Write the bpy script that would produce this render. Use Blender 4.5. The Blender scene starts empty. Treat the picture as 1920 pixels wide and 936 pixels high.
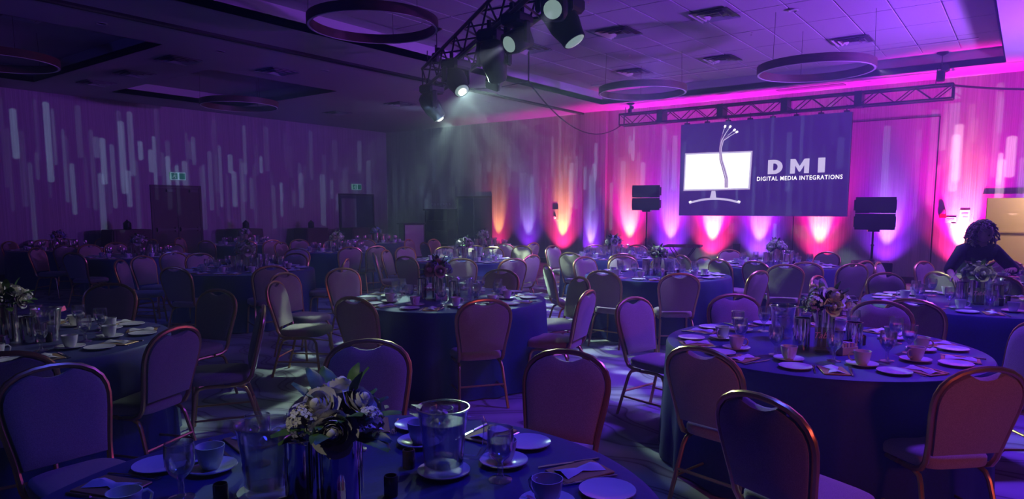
import bpy, bmesh, math, random
from math import sin, cos, pi, radians as R
from mathutils import Vector as V, Matrix as Mx
random.seed(7)
scn = bpy.context.scene
COL = scn.collection

# ---------------------------------------------------------------- camera
YAW, PITCH = R(53), math.atan(.1118)
cam_d = bpy.data.cameras.new('camera')
cam = bpy.data.objects.new('camera', cam_d); COL.objects.link(cam)
cam_d.sensor_width = 36; cam_d.lens = 24
cam_d.shift_y = (535.1 - 468) / 1920
cam_d.clip_start = .05; cam_d.clip_end = 100
cam.location = (0, 0, 1.6)
cam.rotation_euler = (pi/2 - PITCH, 0, -YAW)
cam_d.dof.use_dof = False
scn.camera = cam
FW = V((sin(YAW), cos(YAW), 0)); RT = V((cos(YAW), -sin(YAW), 0))

# ---------------------------------------------------------------- world, exposure, render options
w = bpy.data.worlds.new('world'); scn.world = w; w.use_nodes = True
w.node_tree.nodes['Background'].inputs[0].default_value = (.02, .01, .06, 1)
w.node_tree.nodes['Background'].inputs[1].default_value = 0.2
scn.view_settings.view_transform = 'Standard'; scn.view_settings.look = 'None'
scn.view_settings.exposure = 0.0; scn.view_settings.gamma = 1
scn.view_settings.use_curve_mapping = False
cy = scn.cycles
cy.use_denoising = True
try: cy.denoiser = 'OPENIMAGEDENOISE'
except Exception: pass
cy.max_bounces = 3; cy.diffuse_bounces = 1; cy.glossy_bounces = 2; cy.transmission_bounces = 2
cy.transparent_max_bounces = 9; cy.volume_bounces = 0
cy.sample_clamp_indirect = 3; cy.sample_clamp_direct = 0
cy.caustics_reflective = False; cy.caustics_refractive = False
cy.use_light_tree = True
cy.use_adaptive_sampling = True; cy.adaptive_threshold = .07

XS, YB, HC, HC2 = 16.9, 18.3, 4.27, 4.56     # screen wall, far wall, soffit and coffer heights
XW, YS = -4.0, -5.0
HAZE = .015

# ---------------------------------------------------------------- lights
def spot(name, loc, aim, col, power, size=50, blend=1, radius=.08):
    d = bpy.data.lights.new(name, 'SPOT'); d.color = col; d.energy = power
    d.spot_size = R(size); d.spot_blend = blend; d.shadow_soft_size = radius
    o = bpy.data.objects.new(name, d); COL.objects.link(o); o.location = loc
    o.rotation_euler = (V(aim) - V(loc)).to_track_quat('-Z', 'Y').to_euler()
    return o
def point(name, loc, col, power, radius=.1):
    d = bpy.data.lights.new(name, 'POINT'); d.color = col; d.energy = power; d.shadow_soft_size = radius
    o = bpy.data.objects.new(name, d); COL.objects.link(o); o.location = loc
    return o
class NT:                                    # tiny node helper for light and material trees
    def __init__(s, tree): s.t = tree; s.n = tree.nodes; s.l = tree.links
    def new(s, typ, **kw):
        x = s.n.new(typ)
        for k, v in kw.items(): setattr(x, k, v)
        return x
    def put(s, sock, v):
        if hasattr(v, 'is_linked') or hasattr(v, 'links'): s.l.new(v, sock)
        else: sock.default_value = v
    def m(s, op, a, b=None, c=None, clamp=False):
        x = s.n.new('ShaderNodeMath'); x.operation = op; x.use_clamp = clamp
        s.put(x.inputs[0], a)
        if b is not None: s.put(x.inputs[1], b)
        if c is not None: s.put(x.inputs[2], c)
        return x.outputs[0]
    def smooth(s, v, a, b):
        x = s.n.new('ShaderNodeMapRange'); x.interpolation_type = 'SMOOTHSTEP'
        s.put(x.inputs['Value'], v); x.inputs['From Min'].default_value = a; x.inputs['From Max'].default_value = b
        return x.outputs[0]
    def rand(s, idx, seed):
        x = s.n.new('ShaderNodeTexWhiteNoise'); x.noise_dimensions = '2D'
        c = s.n.new('ShaderNodeCombineXYZ'); s.put(c.inputs[0], idx); c.inputs[1].default_value = seed
        s.l.new(c.outputs[0], x.inputs['Vector']); return x.outputs['Value']
def light_dir(lo):
    lo.data.use_nodes = True
    nt = NT(lo.data.node_tree)
    em = [n for n in nt.n if n.type == 'EMISSION'][0]
    g = nt.new('ShaderNodeNewGeometry')
    sp = nt.new('ShaderNodeSeparateXYZ'); nt.l.new(g.outputs['Incoming'], sp.inputs[0])
    return nt, em, sp.outputs
def bar_gobo(lo, ncell, layers, tlo, thi, gain=1.):
    """projected pattern of upright rounded bars, in azimuth and slope around the lamp"""
    nt, em, (x, y, z) = light_dir(lo)
    az = nt.m('ARCTAN2', y, x)
    rad = nt.m('SQRT', nt.m('ADD', nt.m('MULTIPLY', x, x), nt.m('MULTIPLY', y, y)))
    # slope measured against the nearest wall so bar tops run level along each wall
    dx = nt.m('DIVIDE', nt.m('MAXIMUM', x, .02), XS - lo.location.x); dy = nt.m('DIVIDE', nt.m('MAXIMUM', y, .02), YB - lo.location.y)
    hit = nt.m('MAXIMUM', dx, dy)
    h = nt.m('DIVIDE', z, hit)               # height above the lamp where the ray meets a wall
    total = None
    for k in range(layers):
        u = nt.m('ADD', nt.m('MULTIPLY', az, ncell), .37 * k + .11)
        i = nt.m('FLOOR', u); fx = nt.m('SUBTRACT', nt.m('SUBTRACT', u, i), .5)
        fx = nt.m('ADD', fx, nt.m('MULTIPLY', nt.m('SUBTRACT', nt.rand(i, 3.3 + k), .5), .45))
        cen = nt.m('ADD', tlo, nt.m('MULTIPLY', nt.rand(i, 10.7 + 5 * k), thi - tlo))
        half = nt.m('ADD', .18, nt.m('MULTIPLY', nt.rand(i, 20.1 + 5 * k), .80))
        wd = nt.m('ADD', .10, nt.m('MULTIPLY', nt.rand(i, 31.9 + k), .13))
        # capsule: horizontal distance in metres ~ cell fraction, vertical beyond the straight part
        ex = nt.m('DIVIDE', nt.m('ABSOLUTE', fx), wd)
        ey = nt.m('DIVIDE', nt.m('MAXIMUM', nt.m('SUBTRACT', nt.m('ABSOLUTE', nt.m('SUBTRACT', h, cen)), half), 0), .045)
        d = nt.m('SQRT', nt.m('ADD', nt.m('MULTIPLY', ex, ex), nt.m('MULTIPLY', ey, ey)))
        v = nt.smooth(d, 1.12, .85)
        b = nt.rand(i, 44.4 + k); b = nt.m('MULTIPLY', b, b)
        v = nt.m('MULTIPLY', v, nt.m('ADD', .12, b))
        total = v if total is None else nt.m('ADD', total, v)
    nt.l.new(nt.m('MULTIPLY', total, gain), em.inputs['Strength'])
def ray_gobo(lo, axis, scale, seed, lo_=.57, hi_=.66, floor_=.008):
    """breaks a beam into rays: noise on the directions around the lamp"""
    nt, em, (x, y, z) = light_dir(lo)
    g = [n for n in nt.n if n.type == 'NEW_GEOMETRY'][0]
    ns = nt.new('ShaderNodeTexNoise'); ns.noise_dimensions = '4D'; ns.inputs['Scale'].default_value = scale
    ns.inputs['W'].default_value = seed; ns.inputs['Detail'].default_value = 1
    nt.l.new(g.outputs['Incoming'], ns.inputs['Vector'])
    v = nt.m('ADD', nt.smooth(ns.outputs[0], lo_, hi_), floor_)
    nt.l.new(v, em.inputs['Strength'])

VIO = (.30, .13, 1.0); BLU = (.12, .10, 1.0)
AMB_COL = (1.0, .50, .03); PINK = (1.0, .02, .24); MAG = (.85, .05, .95); BWH = (.42, .40, 1.0)
# wall-washing uplights on the floor along the screen wall: y, kind, strength
UPL = [(13.26, 'a', .35), (12.12, 'b', .42), (10.87, 'a', 1.0), (9.85, 'b', .45), (8.7, 'a', .8), (7.5, 'b', 1.0),
       (6.37, 'a', 1.2), (5.2, 'b', 1.0), (3.83, 'a', .8), (2.45, 'b', .8), (1.1, 'a', 1.35), (-.2, 'b', .5), (-1.6, 'a', 1.4)]
for uy, k, st in UPL:
    inner, outer = (AMB_COL, PINK) if k == 'a' else (BWH, (.26, .02, 1.0))
    spot('uplight_beam', (XS - .36, uy, .20), (XS - .02, uy, 1.38), inner, (780 if k == 'a' else 420) * st, 29, .9, .03)
    spot('uplight_wash', (XS - .42, uy, .20), (XS + .3, uy, 2.1), outer, (190 if k == 'a' else 190) * st, 84, 1, .05)
    spot('uplight_top', (XS - .45, uy, .20), (XS + .02, uy, 4.2), (1.0, .0, .42) if k == 'a' else (.45, .0, 1.0), ((1900 if uy < 2 else 1300) if uy < 9.5 else 360) * min(st, 1.3) * (1 if k == 'a' else .75), 58, 1, .05)

# bar pattern thrown onto the walls from the diagonal truss
bars = point('bar_projector', (7.2, 7.0, 3.05), (.40, .64, 1.0), 1500, .02)
bar_gobo(bars, 33, 3, -1.45, .40)
bars2 = spot('bar_projector', (9.6, 1.6, 3.30), (XS, -.35, 2.7), (1.0, .70, .92), 2600, 32, .25, .02)
bar_gobo(bars2, 19, 3, -1.5, .1)
# blue and violet fill spots added overhead, with no fixtures behind them
for loc, aim, col, pw, sz in [
        ((6.2, .2, 4.15), (4.9, .9, .7), (.13, .03, 1.0), 1000, 95),
        ((9.2, 1.2, 4.15), (8.6, 2.6, .7), (.20, .06, 1.0), 800, 100),
        ((2.6, 1.2, 4.15), (1.6, 1.5, .7), (.03, .05, 1.0), 210, 80),
        ((10.8, 5.2, 4.2), (10.2, 5.0, .7), (.20, .08, 1.0), 700, 110),
        ((6.5, 9.5, 4.15), (6.2, 9.6, .7), (.04, .06, 1.0), 90, 120),
        ((9.8, 13.5, 4.15), (9.8, 13.0, .7), (.06, .06, 1.0), 80, 120)]:
    spot('overhead_fill', loc, aim, col, pw, sz, 1, .25)
spot('fill_violet', (11.5, -3.6, 4.1), (9.5, 2.6, .5), (.26, .07, 1.0), 700, 74, 1, .35)  # violet and blue ambient fill, added out of view
spot('fill_violet', (2.0, -4.0, 4.1), (6.0, 3.0, .6), (.24, .07, 1.0), 25, 110, 1, .35)
spot('fill_blue', (-3.2, 8.0, 4.1), (6.0, 10.0, 1.2), (.06, .06, 1.0), 35, 130, 1, .35)
spot('wash_rose', (.6, -3.4, 2.2), (3.6, .9, .6), (1.0, .16, .22), 150, 44, 1, .3)
spot('wash_ceiling', (14.6, -2.4, 2.4), (13.0, 2.0, 4.5), (.38, .13, 1.0), 1700, 92, 1, .2)
spot('wash_ceiling', (12.0, -3.2, 2.2), (11.4, 2.4, 4.5), (.30, .05, 1.0), 4200, 78, 1, .2)  # unseen upward fill, added here and below to lighten the ceiling
spot('wash_ceiling', (-2.0, 9.0, 2.2), (4.0, 11.0, 4.4), (.07, .06, 1.0), 110, 130, 1, .2)
# unseen narrow spots added to brighten the flower centrepieces
for src, aim, pw in [((-1.2, 2.2, 4.0), (1.18, 1.49, 1.06), 110), ((-1.0, 3.2, 4.0), (1.51, 5.19, 1.05), 60), ((3.2, -3.6, 4.0), (4.38, .90, 1.08), 100),
                     ((4.8, -3.8, 4.0), (7.46, .33, 1.05), 260), ((7.0, 1.0, 4.1), (10.72, 3.04, 1.08), 70), ((5.6, 1.6, 4.1), (8.21, 3.82, 1.08), 55), ((5.9, 8.0, 4.1), (9.04, 11.3, 1.08), 70)]:
    spot('flower_fill', src, aim, (.95, .92, .78), pw, 7.5, .8, .03)

# ---------------------------------------------------------------- mesh helpers
class MB:
    def __init__(s): s.v = []; s.f = []
    def add(s, vs, fs, M=None):
        o = len(s.v)
        s.v += [tuple(M @ V(p)) if M is not None else tuple(p) for p in vs]
        s.f += [tuple(i + o for i in f) for f in fs]; return s
    def join(s, other, M=None): return s.add(other.v, other.f, M)
    def box(s, a, b, M=None):
        x0, y0, z0 = a; x1, y1, z1 = b
        return s.add([(x0,y0,z0),(x1,y0,z0),(x1,y1,z0),(x0,y1,z0),(x0,y0,z1),(x1,y0,z1),(x1,y1,z1),(x0,y1,z1)],
                     [(3,2,1,0),(4,5,6,7),(0,1,5,4),(1,2,6,5),(2,3,7,6),(3,0,4,7)], M)
    def cbox(s, a, b, c=.01, M=None):         # box with chamfered vertical and top edges
        x0, y0, z0 = a; x1, y1, z1 = b
        def ring(z, i): return [(x0+c+i,y0+i,z),(x1-c-i,y0+i,z),(x1-i,y0+c+i,z),(x1-i,y1-c-i,z),(x1-c-i,y1-i,z),(x0+c+i,y1-i,z),(x0+i,y1-c-i,z),(x0+i,y0+c+i,z)]
        vs = ring(z0,c*.6)+ring(z0+c,0)+ring(z1-c,0)+ring(z1,c*.6)
        fs = [tuple(range(7,-1,-1)), tuple(range(24,32))]
        for k in range(3):
            for i in range(8): j=(i+1)%8; fs.append((8*k+i,8*k+j,8*k+8+j,8*k+8+i))
        return s.add(vs, fs, M)
    def tube(s, pts, r, n=8, closed=False, M=None, cap=True, flat=1.):
        pts = [V(p) for p in pts]; m = len(pts); vs = []; fs = []
        rr = r if isinstance(r, (list, tuple)) else [r]*m
        up = None
        for i, p in enumerate(pts):
            if closed: t = pts[(i+1)%m] - pts[i-1]
            else: t = pts[min(i+1,m-1)] - pts[max(i-1,0)]
            t = t.normalized() if t.length > 1e-9 else V((0,0,1))
            if up is None:
                up = V((0,0,1)) if abs(t.z) < .9 else V((0,1,0))
            a = t.cross(up)
            if a.length < 1e-4: a = t.cross(V((1,.3,0)))
            a.normalize(); b = a.cross(t).normalized(); up = b
            for k in range(n):
                q = 2*pi*k/n; vs.append(p + (a*cos(q) + b*sin(q)*flat)*rr[i])
        for i in range(m if closed else m-1):
            j = (i+1) % m
            for k in range(n): l=(k+1)%n; fs.append((i*n+k, i*n+l, j*n+l, j*n+k))
        if cap and not closed: fs += [tuple(range(n-1,-1,-1)), tuple((m-1)*n+k for k in range(n))]
        return s.add(vs, fs, M)
    def lathe(s, prof, n=16, M=None, cap0=True, cap1=True):
        vs = []; fs = []; m = len(prof)
        for r, z in prof:
            for k in range(n): q = 2*pi*k/n; vs.append((r*cos(q), r*sin(q), z))
        for i in range(m-1):
            for k in range(n): l=(k+1)%n; fs.append((i*n+k, i*n+l, (i+1)*n+l, (i+1)*n+k))
        if cap0: fs.append(tuple(range(n-1,-1,-1)))
        if cap1: fs.append(tuple((m-1)*n+k for k in range(n)))
        return s.add(vs, fs, M)
    def prism(s, poly, d, M=None):            # polygon in xy, extruded 0..d in z
        n = len(poly)
        vs = [(x,y,0) for x,y in poly] + [(x,y,d) for x,y in poly]
        fs = [tuple(range(n-1,-1,-1)), tuple(range(n,2*n))] + [(i,(i+1)%n,n+(i+1)%n,n+i) for i in range(n)]
        return s.add(vs, fs, M)
    def mesh(s, name, mat, smooth=True):
        me = bpy.data.meshes.new(name); me.from_pydata(s.v, [], s.f)
        if mat: me.materials.append(mat)
        if smooth:
            me.polygons.foreach_set('use_smooth', [True]*len(me.polygons))
            try: me.set_sharp_from_angle(angle=R(40))
            except Exception: pass
        me.update(); return me
def ob(name, me, parent=None, loc=(0,0,0), rot=(0,0,0), scale=(1,1,1)):
    o = bpy.data.objects.new(name, me); COL.objects.link(o)
    o.location = loc; o.rotation_euler = rot; o.scale = scale
    if parent is not None: o.parent = parent
    return o
def tag(o, label=None, cat=None, group=None, kind=None):
    if label: o['label'] = label
    if cat: o['category'] = cat
    if group: o['group'] = group
    if kind: o['kind'] = kind
    return o
def thing(name, label, cat, loc=(0,0,0), rz=0, group=None):
    return tag(ob(name, None, None, loc, (0,0,rz)), label, cat, group)
def kit(name, parts, label, cat, loc=(0,0,0), rz=0, group=None, scale=1):
    """a thing whose parts share mesh data; parts = [(name, mesh, [sub-parts])]"""
    t = thing(name, label, cat, loc, rz, group); t.scale = (scale,)*3
    for p in parts:
        o = ob(p[0], p[1], t)
        for q in (p[2] if len(p) > 2 else []): ob(q[0], q[1], o)
    return t
def struct(name, me, parent=None):
    o = ob(name, me, parent)
    if parent is None: o['kind'] = 'structure'
    return o
def frame_to(p, q):                            # matrix taking +Z onto q - p, at p
    p, q = V(p), V(q); return Mx.Translation(p) @ (q-p).to_track_quat('Z', 'Y').to_matrix().to_4x4()
def rotz(a): return Mx.Rotation(a, 4, 'Z')
def px(p):                                     # picture column and depth of a world point (for counting left to right)
    d = V(p) - cam.location; f = FW*cos(PITCH) - V((0,0,1))*sin(PITCH); u = V((0,0,1))*cos(PITCH) + FW*sin(PITCH)
    z = d.dot(f); return (960 + 1280*d.dot(RT)/z, 535 - 1280*d.dot(u)/z, z) if z > .05 else (-9e9, 0, z)

# ---------------------------------------------------------------- materials
def mat(name, col, rough=.6, metal=0, spec=.5, noise=None, emit=None, estr=0, trans=0, ior=1.45, alpha=1, bump=None, sheen=0):
    m = bpy.data.materials.new(name); m.use_nodes = True
    b = m.node_tree.nodes['Principled BSDF']; nt = NT(m.node_tree)
    b.inputs['Base Color'].default_value = (*col, 1); b.inputs['Roughness'].default_value = rough
    b.inputs['Metallic'].default_value = metal; b.inputs['Specular IOR Level'].default_value = spec
    b.inputs['Transmission Weight'].default_value = trans; b.inputs['IOR'].default_value = ior
    b.inputs['Alpha'].default_value = alpha
    if sheen: b.inputs['Sheen Weight'].default_value = sheen
    if emit: b.inputs['Emission Color'].default_value = (*emit, 1); b.inputs['Emission Strength'].default_value = estr
    if noise:                                   # (scale vector, second colour, detail)
        sc, c2, det = noise
        tc = nt.new('ShaderNodeTexCoord'); mp = nt.new('ShaderNodeMapping'); mp.inputs['Scale'].default_value = sc
        nt.l.new(tc.outputs['Object'], mp.inputs[0])
        n = nt.new('ShaderNodeTexNoise'); n.inputs['Scale'].default_value = 1; n.inputs['Detail'].default_value = det
        nt.l.new(mp.outputs[0], n.inputs['Vector'])
        r = nt.new('ShaderNodeMapRange'); r.inputs['From Min'].default_value = .35; r.inputs['From Max'].default_value = .65
        nt.l.new(n.outputs[0], r.inputs['Value'])
        x = nt.new('ShaderNodeMix', data_type='RGBA'); nt.l.new(r.outputs[0], x.inputs[0])
        x.inputs[6].default_value = (*col, 1); x.inputs[7].default_value = (*c2, 1)
        nt.l.new(x.outputs[2], b.inputs['Base Color'])
        if bump:
            bp = nt.new('ShaderNodeBump'); bp.inputs['Strength'].default_value = bump; bp.inputs['Distance'].default_value = .01
            nt.l.new(r.outputs[0], bp.inputs['Height']); nt.l.new(bp.outputs[0], b.inputs['Normal'])
    return m
M = {}
M['wall'] = mat('ribbed_wallcovering', (.50,.48,.50), .75, noise=((70,70,.35), (.36,.34,.37), 1), bump=.15)
M['door_wood'] = mat('dark_door', (.025,.02,.03), .45, noise=((14,14,.8), (.04,.03,.035), 3))
M['panic'] = mat('dull_door_hardware', (.09,.09,.10), .5, .4)
M['ceil'] = mat('ceiling_paint', (.50,.50,.52), .85)
M['tile'] = mat('ceiling_tile', (.50,.49,.51), .9, noise=((60,60,60), (.42,.41,.43), 3))
M['grille'] = mat('vent_metal', (.62,.62,.64), .35, .3)
M['black'] = mat('black_paint', (.012,.012,.015), .5)
M['blackm'] = mat('black_metal', (.02,.02,.025), .38, .6)
M['plastic'] = mat('black_plastic', (.02,.02,.022), .55)
M['gold'] = mat('gold_frame', (.62,.40,.16), .30, .85)
M['fabric'] = mat('chair_fabric', (.46,.36,.31), .85, noise=((260,260,260), (.34,.26,.23), 2), sheen=.3)
M['cloth'] = mat('navy_tablecloth', (.014,.022,.17), .55, noise=((90,90,90), (.011,.018,.14), 2), sheen=.1)
M['drape'] = mat('brown_drape', (.10,.06,.07), .8)
M['china'] = mat('white_china', (.78,.77,.76), .18)
def thin_glass(name, tint, gain, rough):
    m = bpy.data.materials.new(name); m.use_nodes = True; nt = NT(m.node_tree); nt.n.clear()
    o = nt.new('ShaderNodeOutputMaterial'); t = nt.new('ShaderNodeBsdfTransparent'); t.inputs[0].default_value = (*tint, 1)
    g = nt.new('ShaderNodeBsdfGlossy'); g.inputs['Color'].default_value = (1,1,1,1); g.inputs['Roughness'].default_value = rough
    lw = nt.new('ShaderNodeLayerWeight'); lw.inputs['Blend'].default_value = .45
    x = nt.new('ShaderNodeMixShader'); nt.l.new(nt.m('MULTIPLY_ADD', lw.outputs['Facing'], gain, .10, clamp=True), x.inputs[0])
    nt.l.new(t.outputs[0], x.inputs[1]); nt.l.new(g.outputs[0], x.inputs[2]); nt.l.new(x.outputs[0], o.inputs['Surface'])
    return m
M['glass'] = thin_glass('clear_glass', (.98,.98,.99), .9, .14)
M['water'] = thin_glass('water', (.95,.96,.99), .6, .2)
M['mirror'] = mat('mirrored_glass', (.80,.76,.72), .08, 1.0)
M['steel'] = mat('cutlery_steel', (.75,.74,.73), .16, 1.0)
M['napkin'] = mat('white_napkin', (.78,.76,.74), .85)
M['menu'] = mat('gold_menu_card', (.55,.36,.13), .4, .3)
M['rose'] = mat('white_rose', (.83,.80,.74), .7, noise=((30,30,30), (.74,.66,.62), 2))
M['blush'] = mat('blush_rose', (.72,.50,.48), .7, noise=((30,30,30), (.62,.40,.40), 2))
M['bloom'] = mat('blue_blossom', (.30,.28,.62), .7)
M['leaf'] = mat('green_leaf', (.05,.13,.03), .5, noise=((40,40,40), (.09,.19,.05), 2))
M['stem'] = mat('green_stem', (.06,.12,.04), .6)
M['ringwood'] = mat('dark_wood_ring', (.10,.04,.03), .45, noise=((6,6,30), (.06,.025,.02), 3))
M['ringlens'] = mat('ring_diffuser', (.75,.73,.72), .4)
M['truss'] = mat('black_truss', (.03,.03,.035), .42, .7)
M['sugar'] = mat('pink_sugar_packets', (.72,.30,.38), .6)
M['shaker'] = mat('dark_votive_glass', (.05,.03,.04), .1, spec=.8)
M['red'] = mat('red_plastic', (.55,.02,.03), .35)
M['white'] = mat('white_plastic', (.75,.75,.76), .4)
M['paper'] = mat('white_paper', (.8,.79,.77), .8)
M['exitgreen'] = mat('exit_sign_green', (.02,.25,.12), .4, emit=(.02,.40,.25), estr=.12)
M['exitwhite'] = mat('exit_sign_white', (.6,.8,.7), .4, emit=(.3,.8,.6), estr=.16)
M['beige'] = mat('beige_corridor_wall', (.62,.47,.30), .7)
M['basewood'] = mat('dark_baseboard', (.10,.05,.07), .5)
M['skin'] = mat('skin', (.66,.42,.33), .5)
M['hair'] = mat('dark_curly_hair', (.30,.20,.18), .45)
M['shirt'] = mat('dark_blouse', (.02,.02,.035), .8, noise=((40,40,40), (.03,.03,.05), 2))
M['trouser'] = mat('black_trousers', (.02,.02,.03), .8)
M['candle'] = mat('ivory_candle', (.75,.68,.55), .5)
M['screenblack'] = mat('led_screen_dark', (.01,.01,.02), .5, emit=(.040,.010,.16), estr=1.0)
M['scr_white'] = mat('led_white', (.02,.02,.02), .5, emit=(1.0,.93,1.0), estr=1.6)
M['scr_grey'] = mat('led_pale_lilac', (.02,.02,.02), .5, emit=(.62,.55,.85), estr=.95)
M['scr_text'] = mat('led_letter_lilac', (.02,.02,.02), .5, emit=(.66,.56,.86), estr=1.0)
M['scr_line'] = mat('led_plum_line', (.02,.02,.02), .5, emit=(.25,.12,.35), estr=1.0)
M['lens'] = mat('lit_lamp_lens', (.2,.2,.2), .2, emit=(.80,1.0,.70), estr=30)
M['lens_dim'] = mat('lit_lamp_lens_dim', (.2,.2,.2), .2, emit=(.55,.8,.75), estr=.35)
M['pinkscript'] = mat('pink_script', (.8,.25,.45), .5)
M['acryl'] = mat('clear_acrylic', (.9,.9,.95), .05, trans=.9, ior=1.1)

def carpet():
    m = bpy.data.materials.new('patterned_carpet'); m.use_nodes = True
    b = m.node_tree.nodes['Principled BSDF']; nt = NT(m.node_tree); b.inputs['Roughness'].default_value = .95
    tc = nt.new('ShaderNodeTexCoord')
    n = nt.new('ShaderNodeTexNoise'); n.inputs['Scale'].default_value = 1.1; n.inputs['Detail'].default_value = 2
    nt.l.new(tc.outputs['Object'], n.inputs['Vector'])
    wv = nt.new('ShaderNodeTexWave'); wv.inputs['Scale'].default_value = .9; wv.inputs['Distortion'].default_value = 14
    wv.inputs['Detail'].default_value = 1.5; nt.l.new(tc.outputs['Object'], wv.inputs['Vector'])
    r = nt.new('ShaderNodeValToRGB'); e = r.color_ramp.elements
    e[0].position = 0; e[0].color = (.30,.27,.32,1); e[1].position = 1; e[1].color = (.42,.39,.44,1)
    a = e.new(.12); a.color = (.12,.08,.12,1); c = e.new(.2); c.color = (.34,.31,.36,1)
    nt.l.new(wv.outputs['Fac'], r.inputs[0]); nt.l.new(r.outputs[0], b.inputs['Base Color'])
    return m
M['carpet'] = carpet()

# ---------------------------------------------------------------- the room
struct('floor', MB().box((XW,YS,-.1),(XS,YB,0)).mesh('floor', M['carpet'], False))
# screen wall with a doorway at its near end (y -1.9 .. .71, 1.83 high)
DY0, DY1, DZ = -1.9, .70, 1.82
wm = MB().box((XS,DY1,0),(XS+.2,YB+.2,HC)).box((XS,YS,0),(XS+.2,DY0,HC)).box((XS,DY0,DZ),(XS+.2,DY1,HC))
wall_s = struct('wall_right', wm.mesh('wall_right', M['wall'], False))
wall_b = struct('wall_back', MB().box((XW-.2,YB,0),(XS,YB+.2,HC)).mesh('wall_back', M['wall'], False))
struct('wall_left', MB().box((XW-.2,YS,0),(XW,YB,HC)).mesh('wall_left', M['wall'], False))
struct('wall_front', MB().box((XW-.2,YS-.2,0),(XS+.2,YS,HC)).mesh('wall_front', M['wall'], False))
# ceiling: soffits at HC around three coffers at HC2
COF = [(.8,15.72,.54,8.95), (-3.2,5.75,11.5,17.0), (7.3,10.35,12.8,17.0)]
def in_cof(x, y): return any(a < x < b and c < y < d for a, b, c, d in COF)
xs = sorted({XW-.2, XS+.2} | {c[0] for c in COF} | {c[1] for c in COF}); ys = sorted({YS-.2, YB+.2} | {c[2] for c in COF} | {c[3] for c in COF})
cm = MB()
for i in range(len(xs)-1):
    for j in range(len(ys)-1):
        if not in_cof((xs[i]+xs[i+1])/2, (ys[j]+ys[j+1])/2): cm.box((xs[i],ys[j],HC),(xs[i+1],ys[j+1],HC+.12))
ceil = struct('ceiling', cm.mesh('ceiling', M['ceil'], False))
for k, (a, b, c, d) in enumerate(COF):
    e = .02
    ob('coffer', MB().box((a-.1,c-.1,HC2),(b+.1,d+.1,HC2+.1)).box((a-e,c-e,HC),(a,d+e,HC2)).box((b,c-e,HC),(b+e,d+e,HC2))
       .box((a-e,c-e,HC),(b+e,c,HC2)).box((a-e,d,HC),(b+e,d+e,HC2)).mesh('coffer', M['ceil'], False), ceil)
tm = MB().cbox((-.60,-.295,-.018),(.60,.295,0),.006,Mx.Rotation(pi,4,'X')).mesh('ceiling_tile', M['tile'], False)
for i in range(9):
    for j in range(13):
        x, y = 5.1+1.215*i, .9+.61*j
        if x < 15.0: ob('ceiling_tile', tm, ceil, (x, y, HC2-.018))
# recessed slots and access panel in the soffit by the screen wall, partition track
ob('partition_track', MB().box((XW,10.12,HC-.035),(XS,10.22,HC)).box((XW,10.30,HC-.02),(XS,10.33,HC)).mesh('partition_track', M['blackm'], False), ceil)
ob('access_panel', MB().box((16.2,3.35,HC-.012),(16.45,4.75,HC)).mesh('access_panel', mat('slot_grille',(.25,.22,.25),.7), False), ceil)
ob('slot_diffuser', MB().box((14.55,.9,HC2-.03),(14.66,8.6,HC2)).mesh('slot_diffuser', M['grille'], False), ceil)
struct('baseboard_right', MB().box((XS-.02,DY1+.05,0),(XS,YB,.14)).mesh('baseboard_right', M['basewood'], False))
struct('baseboard_back', MB().box((XW,YB-.02,0),(XS,YB,.14)).mesh('baseboard_back', M['basewood'], False))
# flush double panel in the screen wall, seen as a thin dark outline
g = .012
struct('trim_1', MB().box((XS-.006,1.60,.14),(XS+.01,1.60+g*1.6,3.52)).box((XS-.006,1.60,3.52-g),(XS+.01,7.2,3.52)).box((XS-.006,4.42,.14),(XS+.01,4.42+g,3.52)).mesh('trim_1', M['black'], False))
# pilaster where the folding partition parks
struct('trim_2', MB().box((XS-.12,9.42,0),(XS,10.12,HC)).mesh('trim_2', M['wall'], False))
# doorway surround and lit corridor
struct('trim_3', MB().box((XS-.03,DY1,0),(XS+.2,DY1+.08,DZ+.08)).box((XS-.03,DY0,DZ),(XS+.2,DY1,DZ+.08)).mesh('trim_3', mat('doorway_frame',(.42,.36,.36),.5), False))
cor = MB().box((XS+1.5,DY0-2,0),(XS+1.6,DY1+3,2.6)).box((XS+.2,DY0-2,-.1),(XS+1.6,DY1+3,0)).box((XS+.2,DY0-2,2.5),(XS+1.6,DY1+3,2.6)).box((XS+.2,DY1+2.9,0),(XS+1.6,DY1+3,2.5)).box((XS+.2,DY0-2.1,0),(XS+1.6,DY0-2,2.5))
corw = struct('wall_corridor', cor.mesh('wall_corridor', M['beige'], False))
ob('chair_rail', MB().box((XS+1.47,DY0-2,1.08),(XS+1.5,DY1+3,1.11)).mesh('chair_rail', mat('rail',(.45,.33,.2),.5), False), corw)
point('corridor_lamp', (XS+.85, -.9, 2.35), (1, .74, .46), 190, .15)

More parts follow.
